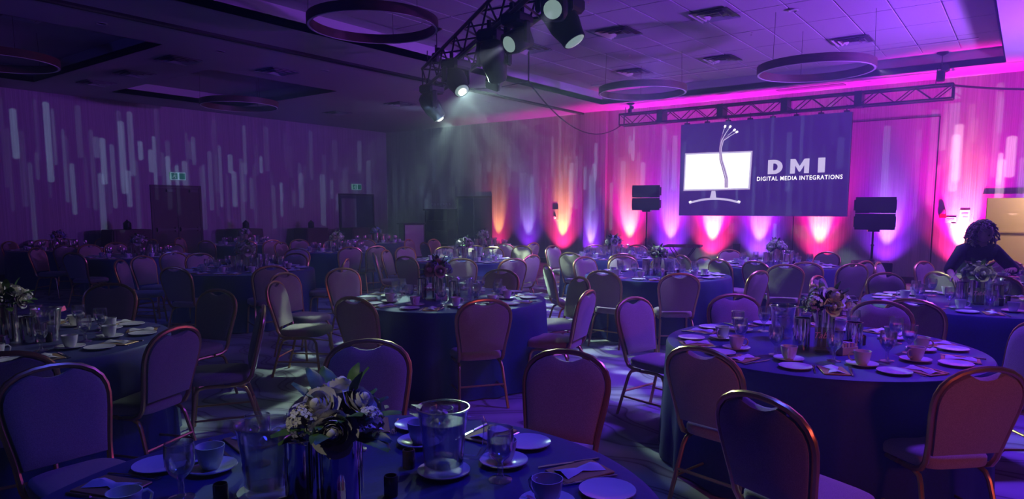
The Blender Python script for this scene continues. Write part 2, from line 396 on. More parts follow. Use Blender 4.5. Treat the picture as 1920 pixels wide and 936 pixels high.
def door(n, x0, x1, z1, leafm, y=YB, split=True, panic=True, swap=False):
    """leaves, frame and hardware in the far wall (swap: in the screen wall, x0..x1 run along y)"""
    T = (lambda m: m) if not swap else (lambda m: MB().join(m, Mx(((0,1,0,XS-YB),(1,0,0,0),(0,0,1,0),(0,0,0,1)))))
    d = struct('door_%d' % n, None) if False else tag(ob('door_%d' % n, T(MB().box((x0-.06,y-.03,0),(x0,y,z1+.06)).box((x1,y-.03,0),(x1+.06,y,z1+.06)).box((x0,y-.03,z1),(x1,y,z1+.06))).mesh('door_frame', M['door_wood'], False)), kind='structure')
    n_ = 2 if split else 1; wd = (x1-x0)/n_
    for k in range(n_):
        a = x0+wd*k
        lf = ob('door_leaf', T(MB().box((a+.006,y-.022,.01),(a+wd-.006,y-.002,z1-.005))).mesh('door_leaf', leafm, False), d)
        if panic: ob('panic_bar', T(MB().box((a+.05,y-.09,1.03),(a+wd-.03,y-.06,1.08)).box((a+.05,y-.07,1.0),(a+.12,y-.022,1.11)).box((a+wd-.1,y-.07,1.0),(a+wd-.03,y-.022,1.11))).mesh('panic_bar', M['panic'], False), lf)
        if panic: ob('closer', T(MB().box((a+wd*.55,y-.08,z1-.12),(a+wd*.9,y-.022,z1-.05))).mesh('closer', M['panic'], False), lf)
    return d
door(1, 8.70, 9.95, 2.17, M['door_wood'])
d2 = door(2, 14.79, 16.20, 2.05, mat('navy_door', (.05,.05,.10), .5), panic=False)
ob('glass_panel', MB().box((14.84,YB-.028,.9),(15.46,YB-.02,1.95)).mesh('glass_panel', mat('grey_glazing', (.25,.25,.27), .2), False), d2)
door(3, 13.58, 14.92, 1.95, mat('navy_door_dark', (.05,.05,.12), .5), panic=False, swap=True)
# ---------------------------------------------------------------- banquet chair
def chair_kit():
    al = R(13)
    def bp(s, t, n=0): return V((s, -.19 - t*sin(al) + n*cos(al), .44 + t*cos(al) + n*sin(al)))
    half = [(.183,0),(.190,.08),(.203,.16),(.216,.24),(.222,.30),(.218,.345),(.203,.385),(.172,.420),(.125,.447),(.065,.463)]
    out = half + [(0,.468)] + [(-s,t) for s,t in reversed(half)]
    lo = [V((.183,-.05,.378)), V((.183,-.12,.382)), V((.183,-.165,.40))]
    path = lo + [bp(s,t) for s,t in out] + [V((-p.x,p.y,p.z)) for p in reversed(lo)]
    fr = MB().tube(path, .0145, 8).mesh('back_frame', M['gold'])
    # upholstered back, dipped under the top rail to leave the hand hold
    pad = [(.172,.035),(.179,.09),(.190,.16),(.203,.24),(.209,.30),(.205,.342),(.190,.378),(.160,.410),(.115,.434),(.085,.444),(.066,.436),(.035,.424)]
    pad = pad + [(0,.420)] + [(-s,t) for s,t in reversed(pad)]
    cx = .22; b = MB(); n = len(pad); vs = []; fs = []
    def ring(inset, off): return [bp(s*(1-inset/.2), cx+(t-cx)*(1-inset/.2), off) for s,t in pad]
    rings = [ring(.018,-.022), ring(.004,-.016), ring(0,0), ring(.004,.020), ring(.022,.030), ring(.07,.034)]
    for r in rings: vs += r
    for k in range(len(rings)-1):
        for i in range(n): j=(i+1)%n; fs.append((k*n+i,k*n+j,(k+1)*n+j,(k+1)*n+i))
    fs += [tuple(range(n-1,-1,-1)), tuple((len(rings)-1)*n+i for i in range(n))]
    back = b.add(vs, fs).mesh('backrest', M['fabric'])
    # seat cushion
    def so(ins, z):
        P = []
        for k in range(28):
            q = 2*pi*k/28; c_, s_ = cos(q), sin(q)
            x = abs(c_)**.42*(1 if c_>0 else -1); y = abs(s_)**.42*(1 if s_>0 else -1)
            wd = .200 + .018*y; P.append((x*(wd-ins), .02 + y*(.215-ins), z))
        return P
    vs = []; fs = []
    for ins, z in [(.02,.392),(.004,.398),(0,.412),(0,.436),(.008,.452),(.03,.463),(.09,.470)]: vs += so(ins, z)
    for k in range(6):
        for i in range(28): j=(i+1)%28; fs.append((28*k+i,28*k+j,28*k+28+j,28*k+28+i))
    fs += [tuple(range(27,-1,-1)), tuple(168+i for i in range(28))]
    seat = MB().add(vs, fs).mesh('seat', M['fabric'])
    legs = []
    for sx in (1,-1):
        x = .183*sx
        legs.append(MB().tube([(x,-.01,.379),(x,.11,.379),(x,.155,.368),(x*1.02,.178,.335),(x*1.12,.215,0)], .0130, 8).mesh('leg', M['gold']))
        legs.append(MB().tube([(x*.93,.02,.372),(x*.93,-.10,.372),(x*.95,-.145,.355),(x*.98,-.165,.32),(x*1.10,-.255,0)], .0125, 8).mesh('leg', M['gold']))
    rear = MB().tube([(-.19,-.205,.19),(.19,-.205,.19)], .009, 6).mesh('stretcher', M['gold'])
    side = [MB().tube([(s*.195,.197,.15),(s*.193,-.212,.15)], .008, 6).mesh('stretcher', M['gold']) for s in (1,-1)]
    full = [('seat',seat),('backrest',back),('back_frame',fr)] + [('leg',l) for l in legs] + [('stretcher',rear)] + [('stretcher',s) for s in side]
    return full, full[:8]
CH_FULL, CH_FAR = chair_kit()

TABLES={'A': (1.51, 5.19), 'B': (1.18, 1.49), 'C': (4.81, 4.39), 'D': (4.54, 1.01), 'E': (7.46, 0.33), 'F': (5.81, 12.84), 'G': (5.41, 8.78), 'H': (9.04, 11.3), 'I': (8.61, 7.47), 'J': (8.21, 3.82), 'K': (10.76, 5.85), 'L': (10.72, 3.04), 'M': (5.75, 16.3), 'N': (9.33, 15.1), 'O': (11.71, 9.63), 'P': (11.89, 13.31), 'Q': (10.3, -.35)}
CHAIRS=[('B', 1.16, 3.18, -179), ('B', 2.21, 2.58, 136), ('B', 2.54, 1.73, 100), ('A', 1.89, 4.28, 22), ('A', 2.65, 6.65, 142), ('A', 2.9, 5.54, 104), ('A', 2.58, 4.54, 59), ('A', 1.21, 4.25, -18), ('G', 4.38, 8.33, -67), ('G', 5.02, 7.71, -20), ('G', 6.32, 9.15, 112), ('G', 5.62, 10.22, 171), ('G', 5.53, 10.82, 177), ('G', 4.91, 10.32, -162), ('G', 4.44, 9.75, -135), ('F', 4.78, 12.38, -66), ('F', 4.85, 14.09, -143), ('M', 5.55, 15.15, -37), ('F', 5.74, 14.47, -178), ('F', 6.36, 14.97, 165), ('F', 6.67, 13.56, 130), ('M', 7.35, 16.15, 95), ('N', 8.6, 16.32, -149), ('M', 5.41, 17.37, -148), ('M', 6.04, 18.99, -176), ('M', 6.49, 18.33, 174), ('M', 7.2, 17.77, 151), ('N', 8.29, 14.67, -67), ('N', 8.74, 14.14, -31), ('N', 9.17, 13.99, -8), ('H', 8.7, 12.37, -162), ('H', 9.59, 13.19, 164), ('G', 7.19, 10.2, 129), ('H', 9.69, 12.22, 145), ('H', 8.43, 10.27, -27), ('G', 6.12, 7.91, 39), ('C', 5.18, 6.2, 168), ('C', 3.84, 4.29, -84), ('C', 4.25, 3.58, -35), ('I', 7.42, 7.37, -86), ('I', 8.88, 8.95, 170), ('C', 7.06, 6.21, 129), ('C', 5.94, 4.75, 108), ('J', 7.32, 4.61, -131), ('C', 5.78, 3.8, 59), ('C', 5.02, 3.28, 11), ('J', 7.09, 3.83, -90), ('J', 7.27, 3.17, -55), ('D', 4.81, 2.19, 167), ('D', 5.34, 1.71, 131), ('J', 7.95, 2.69, -13), ('J', 9.43, 3.89, 58), ('L', 9.24, 2.51, -72), ('J', 8.88, 4.59, 133), ('K', 9.84, 5.22, -56), ('J', 9.12, 4.23, 93), ('L', 9.58, 2.81, -109), ('J', 8.55, 4.91, 162), ('K', 9.64, 5.87, -91), ('K', 10.88, 6.97, 174), ('I', 8.56, 6.34, -3), ('I', 7.88, 6.07, -28), ('I', 10.27, 7.67, 97), ('O', 11.66, 8.51, -2), ('K', 11.46, 6.55, 135), ('K', 11.87, 6.04, 100), ('L', 10.09, 4.02, -124), ('L', 9.63, 3.3, -116), ('L', 11.47, 3.88, 138), ('L', 11.79, 2.68, 72), ('L', 9.78, 2.42, -68), ('L', 9.86, 1.97, -44), ('E', 7.6, 1.45, 173), ('E', 6.86, 1.28, -148), ('E', 8.22, 1.03, 132), ('Q', 10.48, 0.83, 155), ('Q', 9.18, 0.57, -132), ('L', 10.33, 1.99, -24), ('Q', 10.07, 1.26, 177), ('D', 3.58, 1.22, -102), ('D', 2.85, 0.66, -112), ('D', 3.84, 0.31, -45), ('D', 5.52, 0.88, 83), ('E', 6.37, 0.6, -104), ('D', 5.15, 0.13, 35), ('Q', 11.0, 0.53, 129), ('Q', 11.31, 0.14, 106), ('E', 8.44, 0.24, 85), ('C', 4.03, 5.57, -147), ('C', 4.51, 6.23, -170), ('I', 7.66, 8.21, -128), ('I', 8.14, 8.49, -155), ('O', 10.61, 10.0, -109), ('O', 11.62, 10.75, -176), ('I', 9.24, 8.4, 146), ('I', 9.81, 8.3, 123), ('I', 9.67, 7.84, 111), ('P', 11.01, 12.62, -52), ('O', 11.28, 11.17, -164), ('O', 11.09, 8.69, -33), ('H', 8.9, 10.18, -11)]

TD = {'A':'the left foreground table', 'B':'the nearest table at bottom', 'C':'the central dark table', 'D':'the large table at right front',
      'E':'the table the woman tends', 'F':'the table facing the double doors', 'G':'the table left of centre', 'H':'the far white-bouquet table',
      'I':'the table below the spotlight truss', 'J':'the table below the hoist end', 'K':'the wall table left of the screen',
      'L':'the table under the big screen', 'M':'the far corner table at left', 'N':'the far table beside the doors',
      'O':'the far table by the first uplight', 'P':'the farthest table by the corner', 'Q':'the table behind the woman'}
ORD = ['leftmost','second from left','third from left','fourth from left','fifth from left','sixth from left','seventh from left','eighth from left','ninth from left','tenth from left','eleventh from left','twelfth from left','thirteenth from left']
POOL = {}
def pool(o, key, fmt):                          # labels are numbered left to right at the end
    POOL.setdefault((key, fmt), []).append(o); return o
for t, x, y, a in CHAIRS:
    far = (V((x,y,0)).dot(FW) > 11)
    c = kit('banquet_chair', CH_FAR if far else CH_FULL, None, 'chair', (x, min(y,17.7), 0), R(a), 'gold framed banquet chairs')
    pool(c, t, 'gold-framed padded banquet chair at %s, {}' % TD[t])

# ---------------------------------------------------------------- round tables
TR = .92
def table_kit():
    n = 120; vs = []; fs = []
    prof = [(0,.752),(.5,.752),(TR-.02,.752),(TR+.002,.747),(TR+.012,.73),(TR+.018,.62),(TR+.024,.40),(TR+.032,.18),(TR+.038,.012)]
    for r, z in prof[1:]:
        dep = max(0, (.745-z)/.73)
        for k in range(n):
            q = 2*pi*k/n
            f = (sin(q*19) + .5*sin(q*31+1.3) + .35*sin(q*11+.4)) * .016*dep
            vs.append(((r+f)*cos(q), (r+f)*sin(q), z))
    m = len(prof)-1
    for i in range(m-1):
        for k in range(n): l=(k+1)%n; fs.append((i*n+k, (i+1)*n+k, (i+1)*n+l, i*n+l))
    fs.append(tuple(range(n)))
    cl = MB().add(vs, fs).mesh('tablecloth', M['cloth'])
    top = MB().lathe([(TR-.03,.71),(TR-.02,.715),(TR-.02,.742),(TR-.03,.748)], 40).mesh('tabletop', M['black'])
    legs = [MB().tube([(.45*cos(q),.45*sin(q),.71),(.5*cos(q),.5*sin(q),0)], .016, 6).mesh('leg', M['blackm']) for q in (.8,2.4,3.9,5.5)]
    return [('tablecloth',cl),('tabletop',top)] + [('leg',l) for l in legs]
TKIT = table_kit()
for k, (x, y) in TABLES.items():
    kit('round_table', TKIT, 'round banquet table in a navy cloth, %s' % TD[k], 'table', (x,y,0), random.uniform(0,6), 'round banquet tables in navy cloths')

# ---------------------------------------------------------------- tableware
def ware():
    W = {}
    gob = MB().lathe([(.034,0),(.033,.003),(.012,.008),(.007,.02),(.009,.035),(.007,.048),(.012,.056),(.027,.070),(.036,.092),(.038,.118),(.036,.150),(.0345,.150),(.036,.118),(.034,.094),(.025,.074),(.006,.064)], 18).mesh('goblet', M['glass'])
    wat = MB().lathe([(.005,.0655),(.0245,.0755),(.0335,.0945),(.0345,.112)], 18).mesh('water', M['water'])
    W['goblet'] = [('bowl',gob),('water',wat)]
    cup = MB().lathe([(.022,0),(.024,.004),(.033,.022),(.038,.048),(.041,.068),(.0385,.068),(.035,.046),(.029,.02),(.015,.008)], 18).mesh('cup_body', M['china'])
    hd = MB().tube([(.035,0,.056),(.052,0,.058),(.062,0,.046),(.058,0,.028),(.046,0,.018),(.030,0,.020)], .0042, 6).mesh('handle', M['china'])
    W['cup'] = [('cup_body',cup),('handle',hd)]
    W['saucer'] = MB().lathe([(.040,0),(.045,.003),(.078,.013),(.077,.016),(.044,.007),(.02,.005)], 22).mesh('saucer', M['china'])
    W['plate'] = MB().lathe([(.048,0),(.056,.003),(.086,.012),(.0855,.015),(.055,.007),(.02,.006)], 24).mesh('bread_plate', M['china'])
    # folded white napkin on a gold menu card
    card = MB().cbox((-.065,-.095,0),(.065,.095,.006),.004).mesh('menu_card', M['menu'], False)
    vs = []; fs = []
    for i in range(9):
        for j in range(5):
            u, v_ = i/8, j/4; pin = .35+.65*abs(2*u-1)**.8
            vs.append((( v_-.5)*.085*pin, (u-.5)*.15, .007 + .016*(1-abs(2*v_-1))*(.6+.4*sin(u*9)) + .006*(1-pin)))
    for i in range(8):
        for j in range(4): fs.append((i*5+j,i*5+j+1,i*5+j+6,i*5+j+5))
    o = len(vs); vs += [(x,y,.0062) for x,y,z in vs[:o]]
    fs += [tuple(o+q for q in reversed(f)) for f in list(fs)]
    W['napkin'] = [('menu_card',card),('napkin_fold',MB().add(vs,fs).mesh('napkin_fold', M['napkin']))]
    fk = MB().tube([(0,-.095,.003),(0,-.02,.006),(0,.035,.003)], [.0045,.003,.004], 6, flat=.5).box((-.011,.035,.002),(.011,.058,.005))
    for k in range(4): fk.box((-.011+.0063*k,.058,.002),(-.008+.0063*k,.1,.005))
    W['fork'] = fk.mesh('fork', M['steel'])
    W['knife'] = MB().tube([(0,-.11,.004),(0,-.02,.005)], [.006,.005], 6, flat=.6).prism([(-.004,-.02),(.007,-.02),(.009,.08),(.004,.11),(-.004,.115)], .002, Mx.Translation((0,0,.002))).mesh('knife', M['steel'])
    pit = MB().lathe([(.060,0),(.062,.004),(.064,.05),(.072,.14),(.080,.195),(.086,.21),(.083,.211),(.076,.193),(.068,.14),(.058,.02)], 24)
    spout = MB().prism([(-.025,0),(.025,0),(0,.035)], .03, Mx.Translation((0,.075,.182)) @ Mx.Rotation(R(12),4,'X'))
    ph = MB().tube([(0,-.078,.175),(0,-.125,.178),(0,-.138,.15),(0,-.132,.08),(0,-.11,.045),(0,-.064,.05)], .009, 8).mesh('handle', M['glass'])
    wt = MB().lathe([(.056,.021),(.066,.14),(.069,.165)], 24).mesh('iced_water', M['water'])
    rim = MB().tube([(.0845*cos(q*pi/12),.0845*sin(q*pi/12),.211) for q in range(24)], .003, 6, closed=True).mesh('rim', M['glass'])
    W['pitcher'] = [('jug',pit.mesh('jug', M['glass'])),('spout',spout.mesh('spout', M['glass'])),('handle',ph),('rim',rim),('iced_water',wt)]
    W['ice'] = MB().cbox((-.012,-.012,0),(.012,.012,.022),.004).mesh('ice_cube', M['glass'], False)
    W['shaker'] = MB().lathe([(.020,0),(.021,.004),(.021,.058),(.019,.062),(.017,.062),(.017,.012)], 14).mesh('votive', M['shaker'])
    W['caddy'] = [('tray',MB().box((-.055,-.035,0),(.055,.035,.012)).box((-.055,-.035,0),(-.05,.035,.045)).box((.05,-.035,0),(.055,.035,.045)).box((-.055,-.035,0),(.055,-.031,.045)).box((-.055,.031,0),(.055,.035,.045)).mesh('tray', M['white'], False))]
    for k in range(5): W['caddy'].append(('sugar_packet', MB().box((-.046+.019*k,-.026,.012),(-.034+.019*k,.026,.070),Mx.Rotation(R(4*(k-2)),4,'Y')).mesh('sugar_packet', M['sugar'] if k%2 else M['paper'], False)))
    def cyl(h, r): return MB().lathe([(r,0),(r,h),(r-.003,h),(r-.003,.01)], 24)
    for nm, h, r in (('tall',.25,.055),('mid',.19,.048),('low',.165,.048)):
        v = cyl(h, r).mesh('cylinder', M['mirror'])
        ringm = MB().tube([((r-.0015)*cos(q*pi/12),(r-.0015)*sin(q*pi/12),h) for q in range(24)], .0028, 6, closed=True).mesh('rim', M['glass'])
        W['vase_'+nm] = [('cylinder',v),('rim',ringm)]
    for nm in ('mid','low'):
        h, r = (.19,.048) if nm=='mid' else (.165,.048)
        W['vase_'+nm].append(('candle', MB().lathe([(.026,.01),(.026,h*.5),(.022,h*.52)], 12).mesh('candle', M['candle'])))
    sg = MB().box((-.05,-.002,.004),(.05,.002,.15)).mesh('acrylic_plate', M['acryl'], False)
    W['sign'] = [('acrylic_plate',sg),('foot',MB().box((-.035,-.02,0),(.035,.02,.008)).mesh('foot', M['acryl'], False))]
    return W
W = ware()
TZ = .753
def rose_mesh(m):
    b = MB()
    b.lathe([(.004,-.012),(.012,-.004),(.014,.012),(.009,.024),(.003,.028)], 8)
    for k in range(24):
        q = k*2.399; f_ = k/23; rr = .009 + .026*f_; op = max(0, f_-.45)*1.5
        vs = []; fs = []
        for i in range(4):
            t = i/3
            for j in range(5):
                s = (j-2)/2; wd = (.011+.010*f_)*sin(.6+1.9*t)
                rad = rr*(.50+.55*sin(t*1.9)) + op*.016*t*t; z = -.014 + (.040-.012*f_)*t - op*.012*t*t
                a_ = s*wd*1.5/max(rad,.008); vs.append((rad*cos(a_), rad*sin(a_), z - .004*s*s*t))
        for i in range(3):
            for j in range(4): fs.append((i*5+j,i*5+j+1,i*5+j+6,i*5+j+5))
        b.add(vs, fs, rotz(q))
    return b.mesh('rose', m)
def leaf_mesh():
    vs = []; fs = []
    for i in range(7):
        t = i/6; wd = .026*sin(pi*min(1,t*.92+.04))**.8
        for j in (-1,0,1): vs.append((t*.11, wd*j, .02*sin(t*2.4) - .006*abs(j) ))
    for i in range(6):
        for j in range(2): fs.append((i*3+j,i*3+j+1,i*3+j+4,i*3+j+3))
    return MB().add(vs, fs).mesh('leaf', M['leaf'])
def cluster_mesh(m, n, rad, ps, seed):
    rnd = random.Random(seed); b = MB()
    for k in range(n):
        d = V((rnd.gauss(0,1), rnd.gauss(0,1), abs(rnd.gauss(0,1)))).normalized()*rad*rnd.uniform(.75,1.05)
        T_ = Mx.Translation(d) @ d.to_track_quat('Z','Y').to_matrix().to_4x4() @ rotz(rnd.uniform(0,6))
        for a in range(4):
            b.add([(0,0,0),(ps*.7,-ps*.5,.003),(ps*1.2,0,.001),(ps*.7,ps*.5,.003)], [(0,1,2,3)], T_ @ rotz(a*pi/2))
    return b.mesh('blossom_cluster', m)
ROSE, BLUSH, LEAF = rose_mesh(M['rose']), rose_mesh(M['blush']), leaf_mesh()
HYD = [cluster_mesh(M['bloom'], 46, .042, .011, 3), cluster_mesh(M['rose'], 50, .045, .009, 4)]
STEMS = MB()
for k in range(9):
    q = k*.7; STEMS.tube([(.02*cos(q),.02*sin(q),-.20),(.05*cos(q),.05*sin(q),.05)], .003, 5)
STEMS = STEMS.mesh('stems', M['stem'])
def bouquet(loc, label, seed, dark=False, sc=1.):
    rnd = random.Random(seed); t = thing('flower_arrangement', label, 'flowers', loc, rnd.uniform(0,6), 'flower centrepieces'); t.scale = (sc,)*3
    ob('stems', STEMS, t)
    for k in range(11):
        el = R([80,48,48,46,50,14,10,16,8,14,12][k]); az = [0,0,1.6,3.1,4.7,.5,1.5,2.6,3.6,4.7,5.8][k] + rnd.uniform(-.25,.25)
        d = V((cos(el)*cos(az), cos(el)*sin(az), sin(el)*.85)); p = d*.105 + V((0,0,.055))
        me = rnd.choice([ROSE,ROSE,ROSE,BLUSH]) if not dark else rnd.choice([BLUSH,HYD[0],ROSE])
        if k < 5 and not dark: me = ROSE
        elif rnd.random() < .35: me = HYD[1] if not dark else HYD[0]
        s = rnd.uniform(1.15,1.65) if me in (ROSE,BLUSH) else rnd.uniform(.9,1.2)
        o = ob('rose' if me in (ROSE,BLUSH) else 'blossom_cluster', me, t, p, d.to_track_quat('Z','Y').to_euler(), (s,)*3)
        if me in HYD: o['kind'] = 'stuff'
    for k in range(22):
        az = k*2.4 + rnd.uniform(-.3,.3); el = rnd.uniform(-.35,.9)
        d = V((cos(el)*cos(az), cos(el)*sin(az), sin(el)))
        ob('leaf', LEAF, t, d*.055 + V((0,0,.045)), d.to_track_quat('X','Z').to_euler(), (rnd.uniform(.8,1.25),)*3)
    for k in range(3):
        az = rnd.uniform(0,6.3); d = V((.5*cos(az),.5*sin(az),.8))
        ob('leaf', LEAF, t, d*.09 + V((0,0,.06)), d.to_track_quat('X','Z').to_euler(), (.8,)*3)
    return t

def text_mesh(body, size, m, extr=.002, offset=0, spacing=1., shear=0, sx=1.):
    cu = bpy.data.curves.new('text', 'FONT'); cu.body = body; cu.size = size; cu.extrude = extr; cu.offset = offset; cu.align_x = 'CENTER'; cu.space_character = spacing; cu.shear = shear
    cu.resolution_u = 3
    o = bpy.data.objects.new('text', cu); COL.objects.link(o); bpy.context.view_layer.update()
    me = bpy.data.meshes.new_from_object(o.evaluated_get(bpy.context.evaluated_depsgraph_get()))
    bpy.data.objects.remove(o); me.materials.clear(); me.materials.append(m)
    if sx != 1:
        for v in me.vertices: v.co.x *= sx
    return me
SCRIPT = text_mesh('Table', .052, M['pinkscript'], .0006, 0, 1, .35)
NEAR = 'ABCDEJ'
SEAT0 = {'A':.25,'B':.1,'C':.55,'D':.32,'E':.2,'J':.4}
PITCH_AT = {'A':[(.24,.02)], 'B':[(.26,.28),(-.25,.115)], 'C':[(.17,-.16)], 'D':[(-.14,.22)], 'E':[(.25,.15)], 'J':[(.15,-.05)]}
ri, ff = RT, FW
for k, (tx, ty) in TABLES.items():
    near = k in NEAR; T0 = V((tx,ty,TZ)); rnd = random.Random(ord(k)); nm = TD[k]
    ns = 10; a0 = SEAT0.get(k, rnd.uniform(0,.6))
    for s in range(ns):
        q = a0 + 2*pi*s/ns; c, n_ = V((cos(q),sin(q),0)), V((-sin(q),cos(q),0))     # outwards, to the diner's right
        def P(r, off, dz=0): return T0 + c*(r+rnd.uniform(-.012,.012)) + n_*(off+rnd.uniform(-.012,.012)) + V((0,0,dz))
        def seen(p):
            X, Y, Z = px(p); return -40 < X < 1960 and Y < 985 and Z > .3
        p = P(.50,.03)
        if seen(p): pool(kit('water_goblet', W['goblet'], None, 'goblet', p, 0, 'water goblets', 1.13), k, 'clear stemmed water goblet on %s, {}' % nm)
        p = P(.555,.172)
        if seen(p):
            pool(tag(ob('saucer', W['saucer'], None, p, (0,0,0), (1.06,)*3), None, 'saucer', 'white saucers'), k, 'white china saucer under a cup, %s, {}' % nm)
            pool(kit('coffee_cup', W['cup'], None, 'cup', p + V((0,0,.006)), rnd.uniform(0,6.3), 'white coffee cups', 1.12), k, 'white china coffee cup on %s, {}' % nm)
        p = P(.745,-.178)
        if seen(p): pool(tag(ob('bread_plate', W['plate'], None, p), None, 'plate', 'white bread plates'), k, 'white bread plate on %s, {}' % nm)
        p = P(.755,0)
        if seen(p): pool(kit('folded_napkin', W['napkin'], None, 'napkin', p, q+pi/2+rnd.uniform(-.15,.15), 'napkins on gold menu cards'), k, 'white napkin on gold menu card, %s, {}' % nm)
        if near:
            for off, w_ in ((-.082,'fork'),(.085,'knife')):
                p = P(.755,off)
                if seen(p): pool(tag(ob(w_, W[w_], None, p, (0,0,q+pi/2+rnd.uniform(-.06,.06))), None, w_, 'place-setting cutlery'), k, 'steel table %s beside a napkin on %s, {}' % (w_, nm))
    # centre: mirrored cylinders, flowers, pitcher, votives, sugar
    B0 = T0
    if k == 'D': B0 = T0 + V((-.10,-.06,0))
    if k == 'C': B0 = T0 - ri*.10
    bq = kit('mirrored_vase', W['vase_tall'], 'tall mirrored cylinder vase holding flowers, %s' % nm, 'vase', B0, 0, 'mirrored cylinder vases')
    bouquet(B0 + V((0,0,.20)), 'rose and greenery bouquet in the vase on %s' % nm, ord(k)*3, k in 'CMP', 1.0 if near else 1.05)
    for j, (dx, dy, vn, wd) in enumerate(((-.15,-.02,'mid','left'),(.16,-.04,'low','right')) if k != 'B' else ((-.13,.07,'mid','left'),(-.02,.16,'low','right'))):
        kit('candle_vase', W['vase_'+vn], '%s mirrored candle cylinder beside the flowers, %s' % (wd, nm), 'vase', B0 + ri*dx + ff*dy, 0, 'mirrored candle cylinders')
    for j, (dx, dy) in enumerate(PITCH_AT.get(k, [(.22,.10)])):
        pp = T0 + ri*dx + ff*dy
        if k == 'B':
            tag(ob('pitcher_saucer', W['plate'], None, pp), 'white plate under the %s water pitcher on the nearest table' % ('right','left')[j], 'plate'); pp = pp + V((0,0,.008))
        pt = kit('water_pitcher', W['pitcher'], 'clear %swater pitcher with ice and handle, %s' % (('right-hand ','left-hand ')[j] if k=='B' else '', nm), 'pitcher', pp, R(37)+rnd.uniform(-.1,.1) if k=='B' else rnd.uniform(0,6), 'water pitchers')
        if near:
            for c_ in range(7): ob('ice_cube', W['ice'], pt, (rnd.uniform(-.035,.035), rnd.uniform(-.035,.035), .152+.006*c_), (rnd.uniform(0,3),rnd.uniform(0,3),rnd.uniform(0,3)))
    for j, (dx, dy) in enumerate(((.27,-.02),(.08,-.20)) if k != 'B' else ((.14,.33),(.12,.11),(-.36,.05))):
        pool(tag(ob('votive_holder', W['shaker'], None, T0 + ri*dx + ff*dy), None, 'votive', 'dark votive glasses'), k, 'small dark votive glass on %s, {}' % nm)
    if near:
        kit('sugar_caddy', W['caddy'], 'white sugar caddy with pink packets on %s' % nm, 'caddy', B0 + ri*.05 - ff*.17, -YAW+.3, 'sugar caddies')
        if k != 'B':
            sg = kit('table_sign', W['sign'], 'clear acrylic sign with pink script on %s' % nm, 'sign', B0 - ri*.07 - ff*.13, -YAW-.15, 'acrylic table signs')
            ob('script', SCRIPT, sg, (0,-.0035,.085), (pi/2,0,0))

# ---------------------------------------------------------------- LED screen on its truss
SX, SY0, SY1, SZ0, SZ1 = 15.9, 3.09, 6.86, 1.44, 3.62
scr = thing('led_screen', 'large dark LED screen with monitor logo hung from the wall truss', 'screen', (SX, (SY0+SY1)/2, SZ0))
SW, SH = SY1-SY0, SZ1-SZ0
ob('cabinet', MB().box((.02,-SW/2,0),(.10,SW/2,SH)).mesh('cabinet', M['plastic'], False), scr)
face = ob('display', MB().box((0,-SW/2,0),(.02,SW/2,SH)).mesh('display', M['screenblack'], False), scr)
def flat(name, poly, m, d=.003, lift=0.):       # poly in screen metres: u from the left edge, v up from the bottom
    P = [(-lift, SW/2-u, v) for u, v in poly]; n = len(P)
    Q = [(x-d, y, z) for x, y, z in P]
    return ob(name, MB().add(P+Q, [tuple(range(n)), tuple(range(2*n-1,n-1,-1))] + [(i,n+i,n+(i+1)%n,(i+1)%n) for i in range(n)]).mesh(name, m, False), face)
def rect(a, b, c, d): return [(a,b),(c,b),(c,d),(a,d)]
U, VV = SW/1.0, SH/1.0
flat('monitor_frame', [(.025*U,.270*VV),(.455*U,.275*VV),(.462*U,.680*VV),(.030*U,.690*VV)], M['scr_line'])
flat('monitor_bezel', [(.028*U,.275*VV),(.452*U,.280*VV),(.459*U,.675*VV),(.033*U,.685*VV)], M['scr_grey'], lift=.003)
flat('monitor_panel', [(.036*U,.290*VV),(.443*U,.294*VV),(.450*U,.660*VV),(.041*U,.670*VV)], M['scr_white'], lift=.006)
flat('monitor_neck', [(.205*U,.195*VV),(.245*U,.195*VV),(.238*U,.270*VV),(.214*U,.270*VV)], M['scr_text'])
base = []
for i in range(17): t = i/16; base.append((.070*U+.325*U*t, (.150+.045*(1-(2*t-1)**2))*VV))
base2 = [(u, v-.022*VV) for u, v in reversed(base)]
flat('monitor_stand', base + base2, M['scr_text'])
flat('stand_foot', [(.068*U,.140*VV),(.085*U,.150*VV),(.080*U,.165*VV),(.066*U,.155*VV)], M['scr_white'], lift=.003)
flat('stand_foot', [(.397*U,.140*VV),(.380*U,.150*VV),(.385*U,.165*VV),(.399*U,.155*VV)], M['scr_white'], lift=.003)
# bundle of cables rising out of the monitor, each with a plug
def stroke(name, pts, wd, m, lift):
    L, Rr = [], []
    for i, p in enumerate(pts):
        a, b = V(pts[max(0,i-1)]), V(pts[min(len(pts)-1,i+1)]); t = (b-a).normalized(); n = V((-t.y,t.x))*wd/2
        L.append((p[0]+n.x,p[1]+n.y)); Rr.append((p[0]-n.x,p[1]-n.y))
    return flat(name, L + Rr[::-1], m, lift=lift)
for k in range(4):
    tip = [(.285,.935),(.315,.930),(.340,.895),(.355,.875)][k]
    pts = [(.300+.006*k,.30),(.298+.006*k,.40),(.280+.006*k,.50),(.262+.005*k,.60),(.256+.004*k,.72),(.262+.006*k,.80)]
    pts = [(u*U, v*VV) for u, v in pts] + [((.262+.006*k)*.5*U+tip[0]*.5*U, (.80*.45+tip[1]*.55)*VV)]
    stroke('cable', pts, .020, M['scr_text'] if k%2 else M['scr_line'], .010)
    a = V(pts[-1]); b = V((tip[0]*U, tip[1]*VV))
    stroke('cable', [a, b], .014, M['scr_text'], .012)
    d = (b-a).normalized(); stroke('plug', [b, b+d*.06], .045, M['scr_white'], .014)
